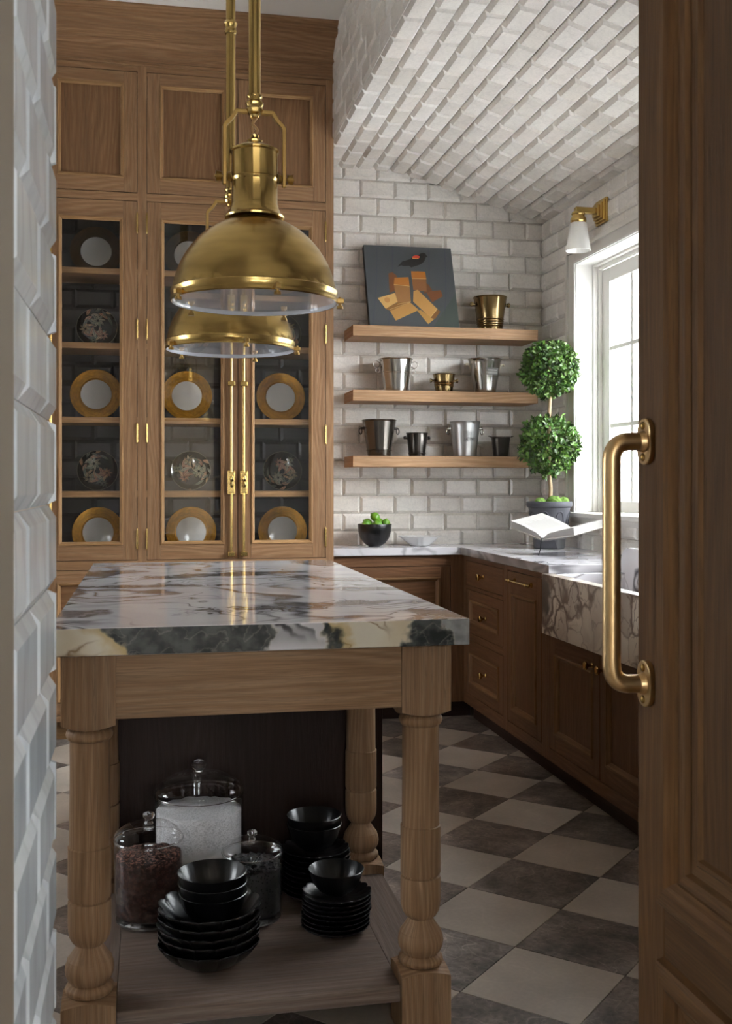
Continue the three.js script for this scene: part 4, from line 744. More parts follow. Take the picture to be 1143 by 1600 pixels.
  for (const s of [-1, 1]) part(t, 'ring_handle', clean([cyl([s * 0.082, 0.152, 0], [s * 0.103, 0.152, 0], 0.0085, 0.006), ring(s * 0.103, 0.136, 0.004, 0.016, 0.003, 0.9)]), M.pewterDark, false);
  t = thing('ice_bucket', 'small dark pewter bucket with stub handles, second on the lowest shelf', 'bucket', [1.440, 1.400, BZ], 'metal buckets on the wall shelves');
  part(t, 'body', bucketShell(0.058, 0.044, 0.130, [0.018], 0.003), M.pewterDark, false);
  for (const s of [-1, 1]) part(t, 'handle', clean([cyl([s * 0.052, 0.100, 0], [s * 0.066, 0.103, 0], 0.008, 0.006), new THREE.SphereGeometry(0.0095, 14, 10).translate(s * 0.067, 0.103, 0)]), M.pewterDark, false);
  t = thing('ice_bucket', 'large brushed silver bucket with dark lettering on the lowest shelf', 'bucket', [1.712, 1.400, BZ], 'metal buckets on the wall shelves');
  part(t, 'body', bucketShell(0.083, 0.062, 0.194, [], 0.003), M.silverBrushed, false);
  for (const s of [-1, 1]) part(t, 'ring_handle', clean([cyl([s * 0.075, 0.156, 0], [s * 0.092, 0.156, 0], 0.007, 0.008), new THREE.SphereGeometry(0.0095, 14, 10).translate(s * 0.094, 0.156, 0), ring(s * 0.096, 0.138, 0.003, 0.0155, 0.0028, 0.7)]), M.silver, false);
  label(t, 0.083, 0.062, 0.194, 0.082, 0.140, -0.42, 0.62, letterTex('#b4b4b4', '#3c3c3c', (c, w, h) => { for (const m of [-1, 1]) { c.beginPath(); c.moveTo(w / 2 + m * 14, 12); c.quadraticCurveTo(w / 2 + m * 62, 64, w / 2 + m * 18, 112); c.quadraticCurveTo(w / 2 + m * 34, 60, w / 2 + m * 14, 12); c.fill(); } c.font = 'bold 92px sans-serif'; c.fillText('LAITENIR', w / 2, 225, w * 0.92); }), { metalness: 0.9, roughness: 0.36 });
  t = thing('ice_bucket', 'small dark bucket with a flared eared rim, last on the lowest shelf', 'bucket', [1.918, 1.400, BZ], 'metal buckets on the wall shelves');
  part(t, 'body', bucketShell(0.053, 0.040, 0.112, [], 0.003), M.pewterDark, false);
  for (const s of [-1, 1]) part(t, 'handle', bx(-0.010, 0.010, -0.002, 0.002, -0.012, 0.012, 'x', 0.001).rotateZ(s * 0.35).translate(s * 0.062, 0.113, 0), M.pewter, false);
}
// ---------------------------------------------------------------- leaning painting
{
  const t = thing('painting', 'square dark grey painting of a black bird above gold wooden blocks', 'painting', [1.405, 2.0925, -5.615], null, 0.0);
  const tex = canvasTex(720, 720, (c, w) => {
    const s = w / 1000;
    c.fillStyle = '#4b4f52'; c.fillRect(0, 0, w, w);
    const poly = (p, f) => { c.fillStyle = f; c.beginPath(); p.forEach(([x, y], i) => i ? c.lineTo(x * s, y * s) : c.moveTo(x * s, y * s)); c.closePath(); c.fill(); };
    for (const [a, b] of [[150, 90], [330, 260], [740, 690], [930, 880]]) { c.strokeStyle = 'rgba(70,74,82,0.9)'; c.lineWidth = 16 * s; c.beginPath(); c.moveTo(a * s, 0); c.bezierCurveTo((a - 20) * s, 300 * s, (b + 30) * s, 500 * s, (b - 60) * s, w); c.stroke(); }
    poly([[700, 1000], [1000, 560], [1000, 1000]], 'rgba(62,74,62,0.5)');
    // blocks
    poly([[255, 350], [300, 330], [350, 375], [330, 560], [250, 590]], '#7a4a2a');
    poly([[660, 560], [830, 535], [850, 610], [720, 690]], '#7c4a28'); poly([[640, 440], [700, 470], [735, 540], [640, 590]], '#6e4426');
    poly([[515, 310], [675, 310], [680, 400], [515, 400]], '#b06c2a'); poly([[515, 400], [680, 400], [670, 560], [520, 545]], '#8a5a34');
    poly([[320, 400], [480, 385], [482, 500], [305, 485]], '#b5732f'); poly([[305, 485], [482, 500], [480, 690], [325, 730]], '#9c6f42');
    poly([[110, 660], [310, 590], [330, 700], [190, 790]], '#d2a765'); c.fillStyle = '#c08a4a'; c.beginPath(); c.arc(215 * s, 680 * s, 32 * s, 0, 7); c.fill();
    poly([[230, 800], [470, 700], [560, 790], [290, 930]], '#b98a4c'); poly([[190, 790], [330, 705], [470, 700], [240, 815]], '#8d6231');
    poly([[520, 560], [570, 540], [770, 770], [680, 880], [505, 690]], '#bd8d4f'); poly([[540, 800], [580, 790], [720, 900], [650, 960]], '#b08546'); poly([[680, 880], [770, 770], [800, 800], [730, 900]], '#7d5429');
    c.strokeStyle = 'rgba(238,205,140,0.9)'; c.lineWidth = 4 * s; for (const l of [[305, 485, 482, 500], [515, 400, 680, 400], [325, 730, 480, 690], [470, 700, 230, 800], [680, 880, 770, 770]]) { c.beginPath(); c.moveTo(l[0] * s, l[1] * s); c.lineTo(l[2] * s, l[3] * s); c.stroke(); }
    // bird
    c.fillStyle = '#14100e'; c.beginPath(); c.moveTo(365 * s, 262 * s); c.lineTo(425 * s, 190 * s); c.lineTo(515 * s, 158 * s); c.bezierCurveTo(560 * s, 112 * s, 610 * s, 112 * s, 640 * s, 84 * s); c.bezierCurveTo(668 * s, 58 * s, 706 * s, 70 * s, 704 * s, 98 * s); c.lineTo(722 * s, 112 * s); c.lineTo(700 * s, 120 * s); c.bezierCurveTo(690 * s, 170 * s, 655 * s, 212 * s, 600 * s, 232 * s); c.lineTo(520 * s, 262 * s); c.lineTo(500 * s, 244 * s); c.lineTo(430 * s, 250 * s); c.lineTo(410 * s, 240 * s); c.closePath(); c.fill();
    c.fillStyle = '#e0442c'; c.beginPath(); c.ellipse(588 * s, 128 * s, 44 * s, 22 * s, -0.15, 0, 7); c.fill(); c.fillStyle = '#e9a057'; c.fillRect(545 * s, 140 * s, 70 * s, 9 * s);
  });
  const lean = 0.36, w = 0.495, h = 0.50;
  const g = new THREE.BoxGeometry(w, h, 0.036); const edge = std({ color: 0x1b1a19, roughness: 0.8 });
  g.translate(0, h / 2, -0.018); g.rotateX(-lean);
  part(t, 'canvas', g, [edge, edge, edge, edge, phys({ map: tex, roughness: 0.35 }), edge], false);
}
// ---------------------------------------------------------------- on the worktop
{
  const at = [1.199, CT, -5.69];
  const b = solo('fruit_bowl', lathe([[0, 0.001], [0.030, 0], [0.036, 0.003], [0.056, 0.016], [0.078, 0.045], [0.089, 0.080], [0.0925, 0.118], [0.0915, 0.121], [0.0885, 0.118], [0.085, 0.082], [0.074, 0.050], [0.050, 0.022], [0, 0.016]], 56), M.black, at, 'black round bowl full of limes on the marble worktop', 'bowl');
  const limeTex = dataTex(128, 128, (u, v) => { const n = pnoise(u, v, 3, 3), f = pnoise(u, v, 40, 40, 3); return [0.46 + 0.14 * n + 0.05 * f, 0.62 + 0.08 * n + 0.06 * f, 0.17 + 0.03 * f]; });
  const lm = phys({ map: limeTex, roughness: 0.35 }), lg = lathe([[0, -0.031], [0.004, -0.030], [0.007, -0.0265], [0.017, -0.0205], [0.0235, -0.009], [0.0245, 0.003], [0.021, 0.015], [0.012, 0.0235], [0.006, 0.027], [0.004, 0.0305], [0, 0.031]], 24);
  const spots = [[-0.047, 0.112, 0.024, 0.4, 'lime at the front left of the black bowl'], [0.006, 0.110, 0.042, 1.5, 'lime at the front middle of the black bowl'], [0.054, 0.114, 0.016, 2.3, 'lime at the right edge of the black bowl'], [-0.028, 0.116, -0.040, 3.0, 'lime at the back left of the black bowl'], [0.036, 0.116, -0.044, 0.9, 'lime at the back right of the black bowl'], [0.004, 0.150, -0.006, 1.2, 'topmost lime of the pile in the black bowl']];
  for (const [x, y, z, a, l] of spots) { const o = solo('lime', lg, lm, [at[0] + x * 1.05, at[1] + y + 0.008, at[2] + z * 1.05], l, 'lime', 'limes in the black bowl'); o.rotation.set(a, a * 2, 1.2 + a * 0.3); o.scale.setScalar(1.0); }
  // scalloped white dish
  const P = [], I = [], NS = 96, prof = [[0.0, 0.004], [0.040, 0.003], [0.052, 0.0], [0.055, 0.004], [0.075, 0.020], [0.100, 0.040], [0.118, 0.050], [0.117, 0.0525], [0.098, 0.043], [0.070, 0.022], [0.045, 0.009], [0, 0.008]];
  prof.forEach(([r, y], k) => { const f = sstep(0.05, 0.11, r); for (let j = 0; j <= NS; j++) { const a = j / NS * Math.PI * 2, s = Math.abs(Math.cos(a * 9)); P.push(r * (1 + 0.05 * f * (s - 0.5)) * Math.cos(a), y + 0.004 * f * (s - 0.5), r * 0.72 * (1 + 0.05 * f * (s - 0.5)) * Math.sin(a)); } });
  for (let k = 0; k + 1 < prof.length; k++) for (let j = 0; j < NS; j++) { const a = k * (NS + 1) + j; I.push(a, a + NS + 1, a + 1, a + 1, a + NS + 1, a + NS + 2); }
  const g = new THREE.BufferGeometry(); g.setAttribute('position', new THREE.Float32BufferAttribute(P, 3)); g.setIndex(I); g.computeVertexNormals();
  solo('scalloped_dish', g, phys({ color: 0xdedddb, roughness: 0.15, clearcoat: 0.5 }), [1.453, CT, -5.70], 'low white dish with a fluted rim on the worktop below the shelves', 'dish');
}
// leaf-covered topiary
function leafGeo(l, w) {
  const g = new THREE.BufferGeometry();
  g.setAttribute('position', new THREE.Float32BufferAttribute([0, 0, 0, w * 0.45, l * 0.3, 0.12 * l, w * 0.38, l * 0.7, 0.10 * l, 0, l, -0.04 * l, -w * 0.38, l * 0.7, 0.10 * l, -w * 0.45, l * 0.3, 0.12 * l, 0, l * 0.5, 0.02 * l], 3));
  g.setIndex([0, 1, 6, 1, 2, 6, 2, 3, 6, 3, 4, 6, 4, 5, 6, 5, 0, 6]); g.computeVertexNormals(); return g;
}
const leafMat = phys({ color: 0x668c42, roughness: 0.42, transmission: 0.2, thickness: 0, side: THREE.DoubleSide });
function leaves(owner, name, c, R, n, l, w, flat = 1, tone = null) {
  const m = new THREE.InstancedMesh(leafGeo(l, w), leafMat, n), d = new THREE.Object3D(), v = new THREE.Vector3(), col = new THREE.Color();
  for (let i = 0; i < n; i++) {
    do v.set(rr(-1, 1), rr(-1, 1), rr(-1, 1)); while (v.lengthSq() > 1 || v.lengthSq() < 0.01);
    const l0 = v.length(); v.normalize(); const r = R * (0.66 + 0.34 * l0) * (1 + 0.22 * noise(v.x * 2.6, v.y * 2.6, v.z * 2.6 + R * 50));
    d.position.copy(v).multiplyScalar(r).multiply(new THREE.Vector3(1, flat, 1)).add(new THREE.Vector3(...c));
    d.up.set(rr(-1, 1), rr(-1, 1), rr(-1, 1)); const dir = v.clone().add(new THREE.Vector3(rr(-0.8, 0.8), rr(-0.9, 0.6), rr(-0.8, 0.8)));
    d.lookAt(d.position.clone().add(dir)); d.rotateX(rr(0.3, 1.1)); d.scale.setScalar(rr(0.7, 1.15)); d.updateMatrix(); m.setMatrixAt(i, d.matrix);
    const k = 0.15 + 1.15 * Math.pow(rnd(), 1.1); m.setColorAt(i, col.setRGB(k * rr(0.8, 1.2), k, k * rr(0.6, 1.1)));
  }
  m.name = name; m.userData.kind = 'stuff'; finish(m); owner.add(m); return m;
}
{
  const t = thing('topiary', 'two-ball green topiary tree in a grey pot by the window', 'plant', [2.045, CT, -5.305]);
  const lead = std({ color: 0x4a4a50, roughness: 0.6, metalness: 0.2 });
  part(t, 'pot', lathe([[0, 0.001], [0.072, 0], [0.078, 0.004], [0.081, 0.02], [0.092, 0.11], [0.106, 0.205], [0.109, 0.214], [0.117, 0.220], [0.119, 0.230], [0.118, 0.243], [0.114, 0.246], [0.104, 0.244], [0.100, 0.225], [0, 0.22]], 56), lead, false);
  const arches = [];
  for (let k = 0; k < 8; k++) { const pts = []; for (let i = 0; i <= 10; i++) { const s = -1 + 2 * i / 10, a = k * Math.PI / 4 + 0.2 + s * 0.30, y = 0.075 + 0.12 * Math.sqrt(Math.max(0, 1 - s * s)) , r = 0.081 + (y - 0.02) * 0.135; pts.push([r * Math.sin(a), y, r * Math.cos(a)]); } arches.push(tube(pts, 0.0035, 24, 6)); }
  part(t, 'relief', clean(arches), lead, false);
  part(t, 'soil', lathe([[0, 0.238], [0.07, 0.235], [0.1035, 0.228]], 32), std({ color: 0x2e2419, roughness: 1 }), false);
  const bark = std({ color: 0x9b8467, roughness: 0.85 });
  part(t, 'trunk', tube([[0, 0.23, 0], [0.006, 0.31, 0.003], [-0.004, 0.42, 0], [0.002, 0.55, -0.003], [-0.004, 0.66, 0.002], [0.003, 0.78, 0], [0.0, 0.90, 0.0], [0.004, 1.0, 0]], 0.0105, 60, 10), bark, false);
  const moss = std({ color: 0x5d7a33, roughness: 1 });
  for (const [x, z, r] of [[0.012, 0.035, 0.042], [0.070, 0.015, 0.034], [-0.060, 0.020, 0.030], [-0.030, -0.05, 0.03], [0.05, -0.045, 0.034]]) {
    const g = new THREE.IcosahedronGeometry(r, 3), p = g.attributes.position; for (let i = 0; i < p.count; i++) { const k = 1 + 0.18 * noise(p.getX(i) * 90, p.getY(i) * 90, p.getZ(i) * 90 + x * 50); p.setXYZ(i, p.getX(i) * k, p.getY(i) * k * 0.9, p.getZ(i) * k); }
    g.translate(x, 0.238, z); g.computeVertexNormals(); part(t, 'moss', g, moss, false);
  }
  leaves(t, 'foliage', [0, 0.54, 0], 0.148, 2600, 0.030, 0.017, 0.98);
  leaves(t, 'foliage', [0, 0.933, 0], 0.142, 2600, 0.030, 0.017, 0.95);
}
// open book on a clear stand
{
  const turn = Math.atan2(0.5, 0.86), at = [1.915, CT, -4.85];
  const t = thing('open_book', 'open hardback book lying face up on the clear stand', 'book', [at[0], at[1] + 0.02, at[2]], null, turn);
  // local frame: x runs away from the reader (top of the page), z towards the reader's right page, y up; the book slopes up along x
  const pageTex = canvasTex(512, 512, (c, w, h) => { c.fillStyle = '#a19e99'; c.fillRect(0, 0, w, h); c.fillStyle = 'rgba(70,70,70,0.55)'; let k = 1; for (let y = 70; y < 450; y += 16) { k = (k * 73 + 11) % 97; c.fillRect(70, y, 250 + (k % 40) * 3, 4); } });
  const pm = std({ map: pageTex, roughness: 0.8, side: THREE.DoubleSide }), em = std({ color: 0xcfc8ba, roughness: 0.9 }), cm = std({ color: 0xd9d5cb, roughness: 0.6 });
  const L = 0.235, W = 0.185, slope = 0.14;
  const prof = (s, tilt) => { const a = Math.min(1, s / 0.05); return 0.026 * Math.sin(a * Math.PI / 2) + s * (tilt + 0.03) * (0.35 + 0.65 * sstep(0, 0.12, s)); };   // height of the page above the spine at distance s
  const grid = (sgn, h0, h1, nx, mat, name, owner) => {
    const P = [], U = [], I = [], N = 18;
    for (const h of [h0, h1]) for (let i = 0; i <= N; i++) for (let j = 0; j <= 1; j++) { const s = W * i / N; P.push((j - 0.5) * L, (h ? prof(s, sgn < 0 ? 0.27 : 0.15) : s * (sgn < 0 ? 0.27 : 0.15) - 0.001), sgn * s); U.push(i / N, j); }
    const o = (N + 1) * 2;
    for (let i = 0; i < N; i++) { const k = i * 2; I.push(k, k + 1, k + 3, k, k + 3, k + 2, o + k, o + k + 3, o + k + 1, o + k, o + k + 2, o + k + 3); for (const j of [0, 1]) { const a = k + j, b = k + 2 + j; I.push(a, b, o + b, a, o + b, o + a); } }
    I.push(N * 2, N * 2 + 1, o + N * 2 + 1, N * 2, o + N * 2 + 1, o + N * 2);
    let g = new THREE.BufferGeometry(); g.setAttribute('position', new THREE.Float32BufferAttribute(P, 3)); g.setAttribute('uv', new THREE.Float32BufferAttribute(U, 2)); g.setIndex(I);
    g = toCreasedNormals(g, 0.5); g.rotateZ(slope); g.translate(0, 0.075, 0); return part(owner, name, g, mat, false);
  };
  grid(-1, 0, 1, 1, pm, 'page_block', t); grid(1, 0, 1, 1, pm, 'page_block', t);
  const cov = []; for (const s of [-1, 1]) { const b = bx(-L / 2 - 0.004, L / 2 + 0.004, -0.004, -0.0015, 0, W + 0.006, 'x', 0.0008); b.rotateX(s < 0 ? -0.264 : -0.149); if (s < 0) b.scale(1, 1, -1); cov.push(b); }
  part(t, 'cover', (() => { const g = clean(cov); g.computeVertexNormals(); g.rotateZ(slope); g.translate(0, 0.075, 0); return g; })(), cm, false);
  part(t, 'ribbon', tube([[-0.110, 0.0625, 0.0], [-0.128, 0.060, 0.001], [-0.136, 0.045, 0.006], [-0.150, 0.012, 0.012], [-0.166, -0.0165, 0.014]], 0.0022, 24, 6), std({ color: 0x17171a, roughness: 0.7 }), false);
  const acr = phys({ color: 0xffffff, transmission: 1, thickness: 0, roughness: 0.0, ior: 1.49 });
  const s = thing('book_stand', 'clear acrylic book stand on the marble worktop below the open book', 'stand', at, null, turn);
  const plate = (x0, x1, y, z0, z1, rz, ry0) => bx(x0, x1, -0.002, 0.002, z0, z1, 'x', 0.001);
  const wings = []; for (const k of [-1, 1]) { const b = bx(-0.12, 0.13, -0.012, -0.008, 0, 0.17, 'x', 0.001); b.rotateX(k < 0 ? -0.264 : -0.149); if (k < 0) b.scale(1, 1, -1); b.rotateZ(slope); b.translate(0, 0.095, 0); wings.push(b); }
  const wg = clean(wings); wg.computeVertexNormals(); part(s, 'cradle', wg, acr, false);
  part(s, 'base', bx(-0.14, 0.14, 0.0005, 0.0045, -0.10, 0.10, 'x', 0.001), acr, false);
  const leg = bx(-0.002, 0.002, 0, 0.080, -0.09, 0.09, 'x', 0.001); leg.rotateZ(0.5); leg.translate(0.12, 0.003, 0); part(s, 'prop', leg, acr, false);
}
// ---------------------------------------------------------------- wall sconce above the window
{
  const Y = 2.60, Z = -5.0, X = 2.078;
  const t = thing('wall_sconce', 'brass wall sconce with a white glass shade above the window', 'wall lamp', [XR - 0.0115, Y, Z]);
  part(t, 'backplate', clean([bx(XR - 0.024, XR - 0.011, Y - 0.062, Y + 0.058, Z - 0.062, Z + 0.062, 'y', 0.001), bx(XR - 0.034, XR - 0.022, Y - 0.052, Y + 0.048, Z - 0.052, Z + 0.052, 'y', 0.001), bx(XR - 0.044, XR - 0.032, Y - 0.042, Y + 0.038, Z - 0.042, Z + 0.042, 'y', 0.001), bx(XR - 0.056, XR - 0.042, Y - 0.030, Y + 0.026, Z - 0.030, Z + 0.030, 'y', 0.001)]), M.brass);
  part(t, 'arm', clean([bx(X - 0.018, XR - 0.05, Y - 0.016, Y + 0.014, Z - 0.016, Z + 0.016, 'x', 0.004)]), M.brass);
  part(t, 'fitter', lathe([[0, 0.0], [0.030, 0.002], [0.034, -0.008], [0.030, -0.014], [0.032, -0.022], [0.038, -0.030], [0.040, -0.042], [0.036, -0.050], [0, -0.05]].reverse(), 36).translate(X, Y - 0.012, Z), M.brass);
  const glow = phys({ color: 0xf4f2ee, roughness: 0.35, transmission: 0.35, thickness: 0, side: THREE.DoubleSide });
  part(t, 'shade', lathe([[0.036, -0.052], [0.0425, -0.056], [0.0425, -0.068], [0.044, -0.080], [0.052, -0.130], [0.0615, -0.188], [0.0595, -0.189], [0.050, -0.130], [0.042, -0.080], [0.040, -0.066]].reverse(), 48).translate(X, Y - 0.012, Z), glow);
}
// ---------------------------------------------------------------- on the island's lower shelf
const SY = 0.117;
function jar(label, x, z, R, H, fill, fillMat, grain) {
  const t = thing('glass_jar', label, 'jar', [x, SY + 0.0005, z], 'lidded glass jars on the lower shelf');
  const body = H * 0.735, k = 0;
  const g1 = phys({ color: 0xffffff, transmission: 1, thickness: 0, roughness: 0.0, ior: 1.5 }), g2 = phys({ color: 0xffffff, transmission: 1, thickness: 0.02, roughness: 0, ior: 1.5 });
  part(t, 'jar_body', lathe([[0, 0.004], [R * 0.6, 0.002], [R * 0.9, 0.0], [R * 0.97, 0.004], [R, 0.012], [R, body - 0.006], [R * 1.012, body - 0.002], [R, body]], 64), g1, false);
  part(t, 'base_glass', lathe([[0, 0.001], [R * 0.85, 0.001], [R * 0.95, 0.006], [R * 0.95, 0.010], [R * 0.8, 0.016], [0, 0.018]], 48), g2, false);
  const lid = sub(t, 'lid'), e = H * 0.155;
  part(lid, 'dome', lathe([[R * 0.94, body - 0.008], [R * 1.005, body + 0.001], [R * 1.01, body + e * 0.22], [R * 0.995, body + e * 0.34], [R * 0.95, body + e * 0.46], [R * 0.70, body + e * 0.80], [R * 0.60, body + e * 0.90], [R * 0.45, body + e * 0.95], [0, body + e]], 64), g1, false);
  part(lid, 'rim', new THREE.TorusGeometry(R * 0.995, 0.0026, 8, 64).rotateX(Math.PI / 2).translate(0, body + 0.002, 0), g2, false);
  const ky = body + e * 0.97, q = H * 0.105 / 1.9;
  part(lid, 'knob', lathe([[q * 0.75, ky - 0.002], [q * 0.55, ky + q * 0.3], [q * 0.52, ky + q * 0.5], [q * 0.85, ky + q * 0.8], [q * 1.0, ky + q * 1.2], [q * 0.88, ky + q * 1.6], [q * 0.4, ky + q * 1.85], [0, ky + q * 1.9]], 28), g2, false);
  const r = R * 0.965 - 0.001, pr = [[0, 0.02], [r * 0.9, 0.02], [r, 0.026]]; for (let i = 1; i <= 12; i++) pr.push([r, 0.026 + (fill - 0.026) * i / 12]);
  for (let i = 1; i <= 10; i++) pr.push([r * (1 - i / 10), fill + 0.012 * Math.sin(i / 10 * Math.PI / 2)]);
  const g = new THREE.LatheGeometry(pr.map(p => new THREE.Vector2(p[0], p[1])), 96), p = g.attributes.position;
  for (let i = 0; i < p.count; i++) { const X = p.getX(i), Y = p.getY(i), Z = p.getZ(i); if (Y > fill - 0.002) p.setY(i, Y + grain * noise(X * 30, 3, Z * 30) + grain * 0.5 * noise(X * 90, 3, Z * 90)); }
  g.computeVertexNormals(); part(t, 'contents', g, fillMat, false);
  return t;
}
{
  const flourTex = dataTex(512, 512, (u, v) => { const f = pnoise(u, v, 90, 70, 2) + 0.7 * pnoise(u, v, 160, 130, 5), k = sstep(0.33, 0.40, v + 0.03 * pnoise(u, v, 9, 3)), l = 0.93 + (0.14 * f - 0.22 * sstep(0.15, 0.5, f)) * k; return [l, l, l * 1.01]; });
  const cocoaTex = dataTex(512, 512, (u, v) => { const f = pnoise(u, v, 60, 34, 2) + 0.8 * pnoise(u, v, 130, 80, 5), p = sstep(-0.1, 0.5, f), top = sstep(0.5, 0.62, v); return mix3([0.17, 0.085, 0.06], [0.42 + 0.12 * top, 0.27 + 0.1 * top, 0.22 + 0.09 * top], p * (0.35 + 0.65 * top)); });
  const cocoaBump = dataTex(256, 256, (u, v) => { const f = 0.5 + 0.5 * pnoise(u, v, 40, 24, 2); return [f, f, f]; }, false);
  jar('tallest glass jar on the lower shelf, holding white flour', 0.140, -3.035, 0.122, 0.372, 0.232, std({ map: flourTex, roughness: 1, bumpMap: cocoaBump, bumpScale: 0.002 }), 0.006);
  jar('medium glass jar on the left of the lower shelf, holding brown cocoa powder', 0.003, -2.868, 0.0885, 0.286, 0.172, std({ map: cocoaTex, roughness: 1, bumpMap: cocoaBump, bumpScale: 0.004 }), 0.005);
  const bj = jar('shortest glass jar on the lower shelf, holding black beans', 0.268, -2.822, 0.0785, 0.236, 0.140, std({ color: 0x100d0c, roughness: 0.6 }), 0.002);
  const n = 1500, bm = new THREE.InstancedMesh(new THREE.SphereGeometry(0.0052, 8, 6).scale(1, 0.72, 0.8), phys({ color: 0x17120f, roughness: 0.25, clearcoat: 0.4 }), n), d = new THREE.Object3D();
  for (let i = 0; i < n; i++) { const a = rr(0, 6.2832), top = i < 300, r = top ? 0.07 * Math.sqrt(rnd()) : 0.0705; d.position.set(r * Math.cos(a), top ? 0.142 + rr(0, 0.006) + 0.008 * (1 - r / 0.07) : rr(0.026, 0.144), r * Math.sin(a)); d.rotation.set(rr(0, 6), rr(0, 6), rr(0, 6)); d.updateMatrix(); bm.setMatrixAt(i, d.matrix); }
  bm.name = 'beans'; bm.userData.kind = 'stuff'; finish(bm); bj.add(bm);
}
// black crockery
function scallop(R, prof, n, amp, ph = 0) {
  const P = [], I = [], NS = n * 12;
  prof.forEach(([r, y]) => { const f = sstep(0.5, 0.95, r); for (let j = 0; j <= NS; j++) { const a = j / NS * Math.PI * 2, s = Math.pow(Math.abs(Math.cos((a + ph) * n / 2)), 0.5) - 0.6, q = R * r * (1 + amp * f * s); P.push(q * Math.cos(a), R * y + R * amp * 0.6 * f * s, q * Math.sin(a)); } });
  for (let k = 0; k + 1 < prof.length; k++) for (let j = 0; j < NS; j++) { const a = k * (NS + 1) + j; I.push(a, a + NS + 1, a + 1, a + 1, a + NS + 1, a + NS + 2); }
  const g = new THREE.BufferGeometry(); g.setAttribute('position', new THREE.Float32BufferAttribute(P, 3)); g.setIndex(I); g.computeVertexNormals(); return g;
}
const roundBowl = (R, H) => lathe([[0, 0], [R * 0.42, 0], [R * 0.45, H * 0.04], [R * 0.62, H * 0.16], [R * 0.84, H * 0.48], [R * 0.97, H * 0.92], [R, H * 0.985], [R * 0.985, H], [R * 0.955, H * 0.975], [R * 0.80, H * 0.52], [R * 0.56, H * 0.22], [0, H * 0.12]], 64);
const scBowl = (R) => scallop(R, [[0, 0], [0.45, 0], [0.48, 0.02], [0.66, 0.11], [0.86, 0.26], [0.97, 0.41], [1.0, 0.47], [0.985, 0.485], [0.95, 0.43], [0.82, 0.28], [0.62, 0.14], [0.42, 0.06], [0, 0.05]], 14, 0.10);
const scPlate = (R) => scallop(R, [[0, 0], [0.55, 0], [0.60, 0.02], [0.80, 0.10], [0.96, 0.19], [1.0, 0.225], [0.985, 0.245], [0.93, 0.20], [0.78, 0.125], [0.58, 0.055], [0, 0.045]], 18, 0.085);
const ord = ['bottom', 'second', 'third', 'fourth', 'fifth', 'sixth', 'seventh', 'eighth', 'ninth'];
function stack(name, geo, n, x, z, y0, dy, label, cat, group, jitter = 0.002) {
  let y = y0;
  for (let k = 0; k < n; k++) { const o = solo(name, geo, M.black, [x + rr(-jitter, jitter), y, z + rr(-jitter, jitter)], label(k), cat, group); o.rotation.y = rr(0, 0.5); y += dy; }
  return y;
}
{
  let x = 0.142, z = -2.585;
  let y = stack('scalloped_bowl', scBowl(0.118), 5, x, z, SY + 0.0005, 0.021, k => ord[k] + ' of the large black scalloped bowls in the front stack, counted upwards', 'bowl', 'front stack of black bowls', 0.003);
  stack('round_bowl', roundBowl(0.082, 0.075), 3, x + 0.010, z, y - 0.010, 0.0235, k => ['lowest', 'middle', 'topmost'][k] + ' plain black bowl of the three on the front scalloped stack', 'bowl', 'front stack of black bowls');
  x = 0.470; z = -2.705;
  y = stack('scalloped_plate', scPlate(0.086), 8, x, z, SY + 0.0005, 0.0117, k => ord[k] + ' small black scalloped plate up, in the right-hand stack topped by one bowl', 'plate', 'right stack of black plates');
  solo('round_bowl', roundBowl(0.071, 0.063), M.black, [x, y + 0.002, z], 'single small black bowl standing on the right-hand scalloped plates', 'bowl');
  x = 0.455; z = -2.945;
  y = stack('scalloped_plate', scPlate(0.091), 9, x, z, SY + 0.0005, 0.0142, k => ord[k] + ' black scalloped plate up, in the back stack topped by two bowls', 'plate', 'back stack of black plates');
  stack('round_bowl', roundBowl(0.0755, 0.072), 2, x - 0.004, z, y + 0.001, 0.024, k => ['lower', 'upper'][k] + ' of the two plain black bowls on the back plate stack', 'bowl', 'bowls on the back stack');
}
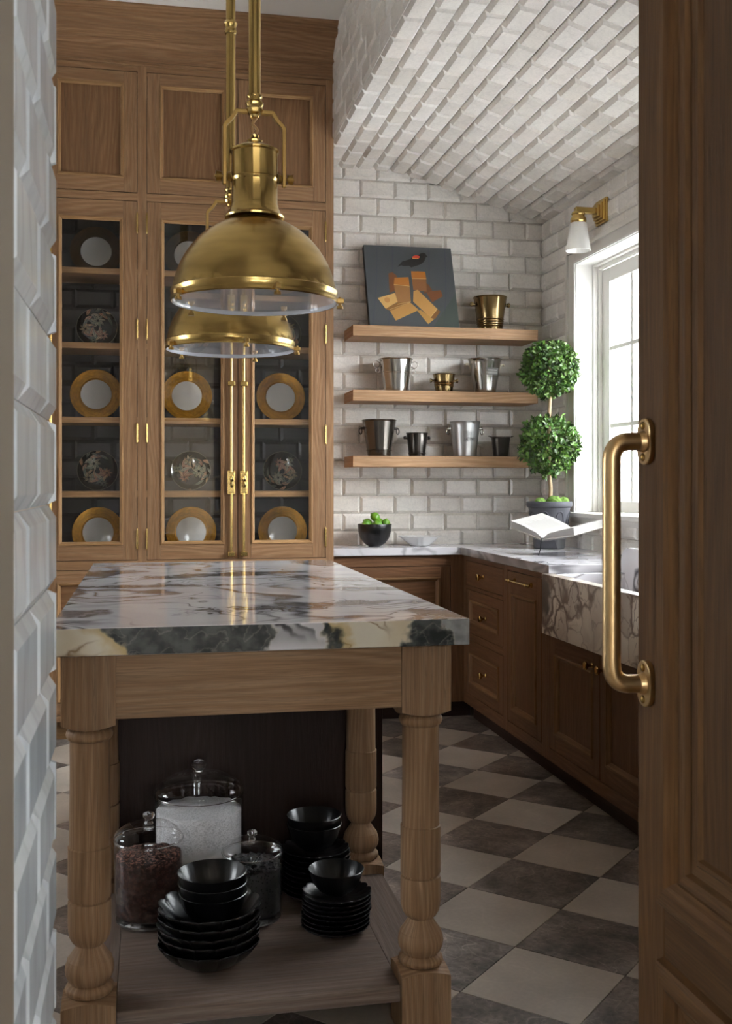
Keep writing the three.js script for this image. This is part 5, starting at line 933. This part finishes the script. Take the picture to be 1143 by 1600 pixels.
// ---------------------------------------------------------------- open oak door with its brass pull
{
  const t = structure('door_1'), X = 0.62, D = faceLeft(X), zF = -1.2955, zN = -0.55, H = 2.48;
  const dm = M.door, st = 0.0725;
  part(t, 'stile', D(bx(zF, zF + st, 0.01, H, -0.046, 0, 'y', 0.002)), dm); part(t, 'stile', D(bx(zN - 0.085, zN, 0.01, H, -0.046, 0, 'y', 0.002)), dm);
  for (const [a, b] of [[0.01, 0.16], [0.672, 0.742], [2.36, H]]) part(t, 'rail', D(bx(zF + st, zN - 0.085, a, b, -0.046, -0.0003, 'x', 0.001)), M.doorB);
  const prof = [[-0.002, 0.0], [0.0, 0.010], [0.006, 0.014], [0.024, 0.0135], [0.030, 0.010], [0.036, 0.004], [0.0365, 0.0005], [0.050, -0.001], [0.0535, -0.008], [0.066, -0.0085], [0.070, -0.004], [0.0755, -0.004], [0.078, -0.010]];
  for (const [a, b] of [[0.742, 2.36], [0.16, 0.672]]) {
    part(t, 'moulding', D(mitre(zF + st, zN - 0.085, a, b, prof)), dm);
    part(t, 'panel', D(bx(zF + st, zN - 0.085, a, b, -0.034, -0.0098, 'y', 0)), M.doorB);
  }
  const hy0 = 1.002, hy1 = 1.3076, hz = -1.266, so = 0.0495, R = 0.0115, bar = [];
  const h = thing('door_pull', 'long brass bar pull on the open oak door in the foreground', 'door handle', [X, (hy0 + hy1) / 2, hz]);
  const cv = new THREE.CurvePath(), V = (a, b) => new THREE.Vector3(X - a, b, hz), k = 0.026;
  cv.add(new THREE.LineCurve3(V(0.004, hy0), V(so - k, hy0))); cv.add(new THREE.QuadraticBezierCurve3(V(so - k, hy0), V(so, hy0), V(so, hy0 + k)));
  cv.add(new THREE.LineCurve3(V(so, hy0 + k), V(so, hy1 - k))); cv.add(new THREE.QuadraticBezierCurve3(V(so, hy1 - k), V(so, hy1), V(so - k, hy1))); cv.add(new THREE.LineCurve3(V(so - k, hy1), V(0.004, hy1)));
  const pts = []; for (const c of cv.curves) { const n = c.isLineCurve3 ? 4 : 12; for (let i = pts.length ? 1 : 0; i <= n; i++) pts.push(c.getPoint(i / n)); }
  part(h, 'bar', new THREE.TubeGeometry(new THREE.CatmullRomCurve3(pts, false, 'centripetal'), 160, R, 24), M.brassHandle);
  for (const y of [hy0, hy1]) {
    const s = new THREE.Shape(), w = 0.0165, l = 0.0275;
    s.moveTo(-w, -l + w); s.absarc(0, -l + w, w, Math.PI, 2 * Math.PI); s.lineTo(w, l - w); s.absarc(0, l - w, w, 0, Math.PI); s.closePath();
    const g = new THREE.ExtrudeGeometry(s, { depth: 0.004, bevelEnabled: true, bevelSize: 0.002, bevelThickness: 0.002, bevelSegments: 3, curveSegments: 20 }); g.clearGroups();
    g.translate(hz, y, 0.001); faceLeft(X)(g); part(h, 'mounting_plate', g, M.brassHandle);
    part(h, 'boss', cyl([X - 0.003, y, hz], [X - 0.014, y, hz], 0.0155, 0.0118, 28), M.brassHandle);
    for (const q of [-0.020, 0.020]) part(h, 'screw', new THREE.SphereGeometry(0.0052, 16, 10).scale(0.55, 1, 1).translate(X - 0.0075, y + q, hz), M.brassDark);
  }
}
// ---------------------------------------------------------------- garden outside the window
{
  const g = structure('ground_outside');
  part(g, 'terrace', bx(2.8, 30, -0.6, -0.4, -30, 20, 'x', 0), std({ color: 0x94989c, roughness: 1 }));
  part(g, 'terrace', bx(-30, -3.1, -0.6, -0.4, -30, 20, 'x', 0), std({ color: 0x94989c, roughness: 1 }));
  const spots = [[9, -13, 2.2, 'pale tree farthest along the garden, seen through the far window panes'], [12, -19, 2.6, 'taller pale tree standing behind the others in the garden'], [8, -8.5, 1.8, 'smaller tree nearest the window in the garden']];
  for (const [x, z, R, l] of spots) {
    const t = thing('garden_tree', l, 'tree', [x, -0.4, z]);
    part(t, 'trunk', lathe([[0.16, 0], [0.11, 1.2], [0.07, 2.8], [0, 3.2]], 12), std({ color: 0x8a7a66, roughness: 1 }), false);
    leaves(t, 'foliage', [0, 3.2, 0], R, 1600, 0.22, 0.13, 0.9);
  }
}
renderer.render(scene, camera);
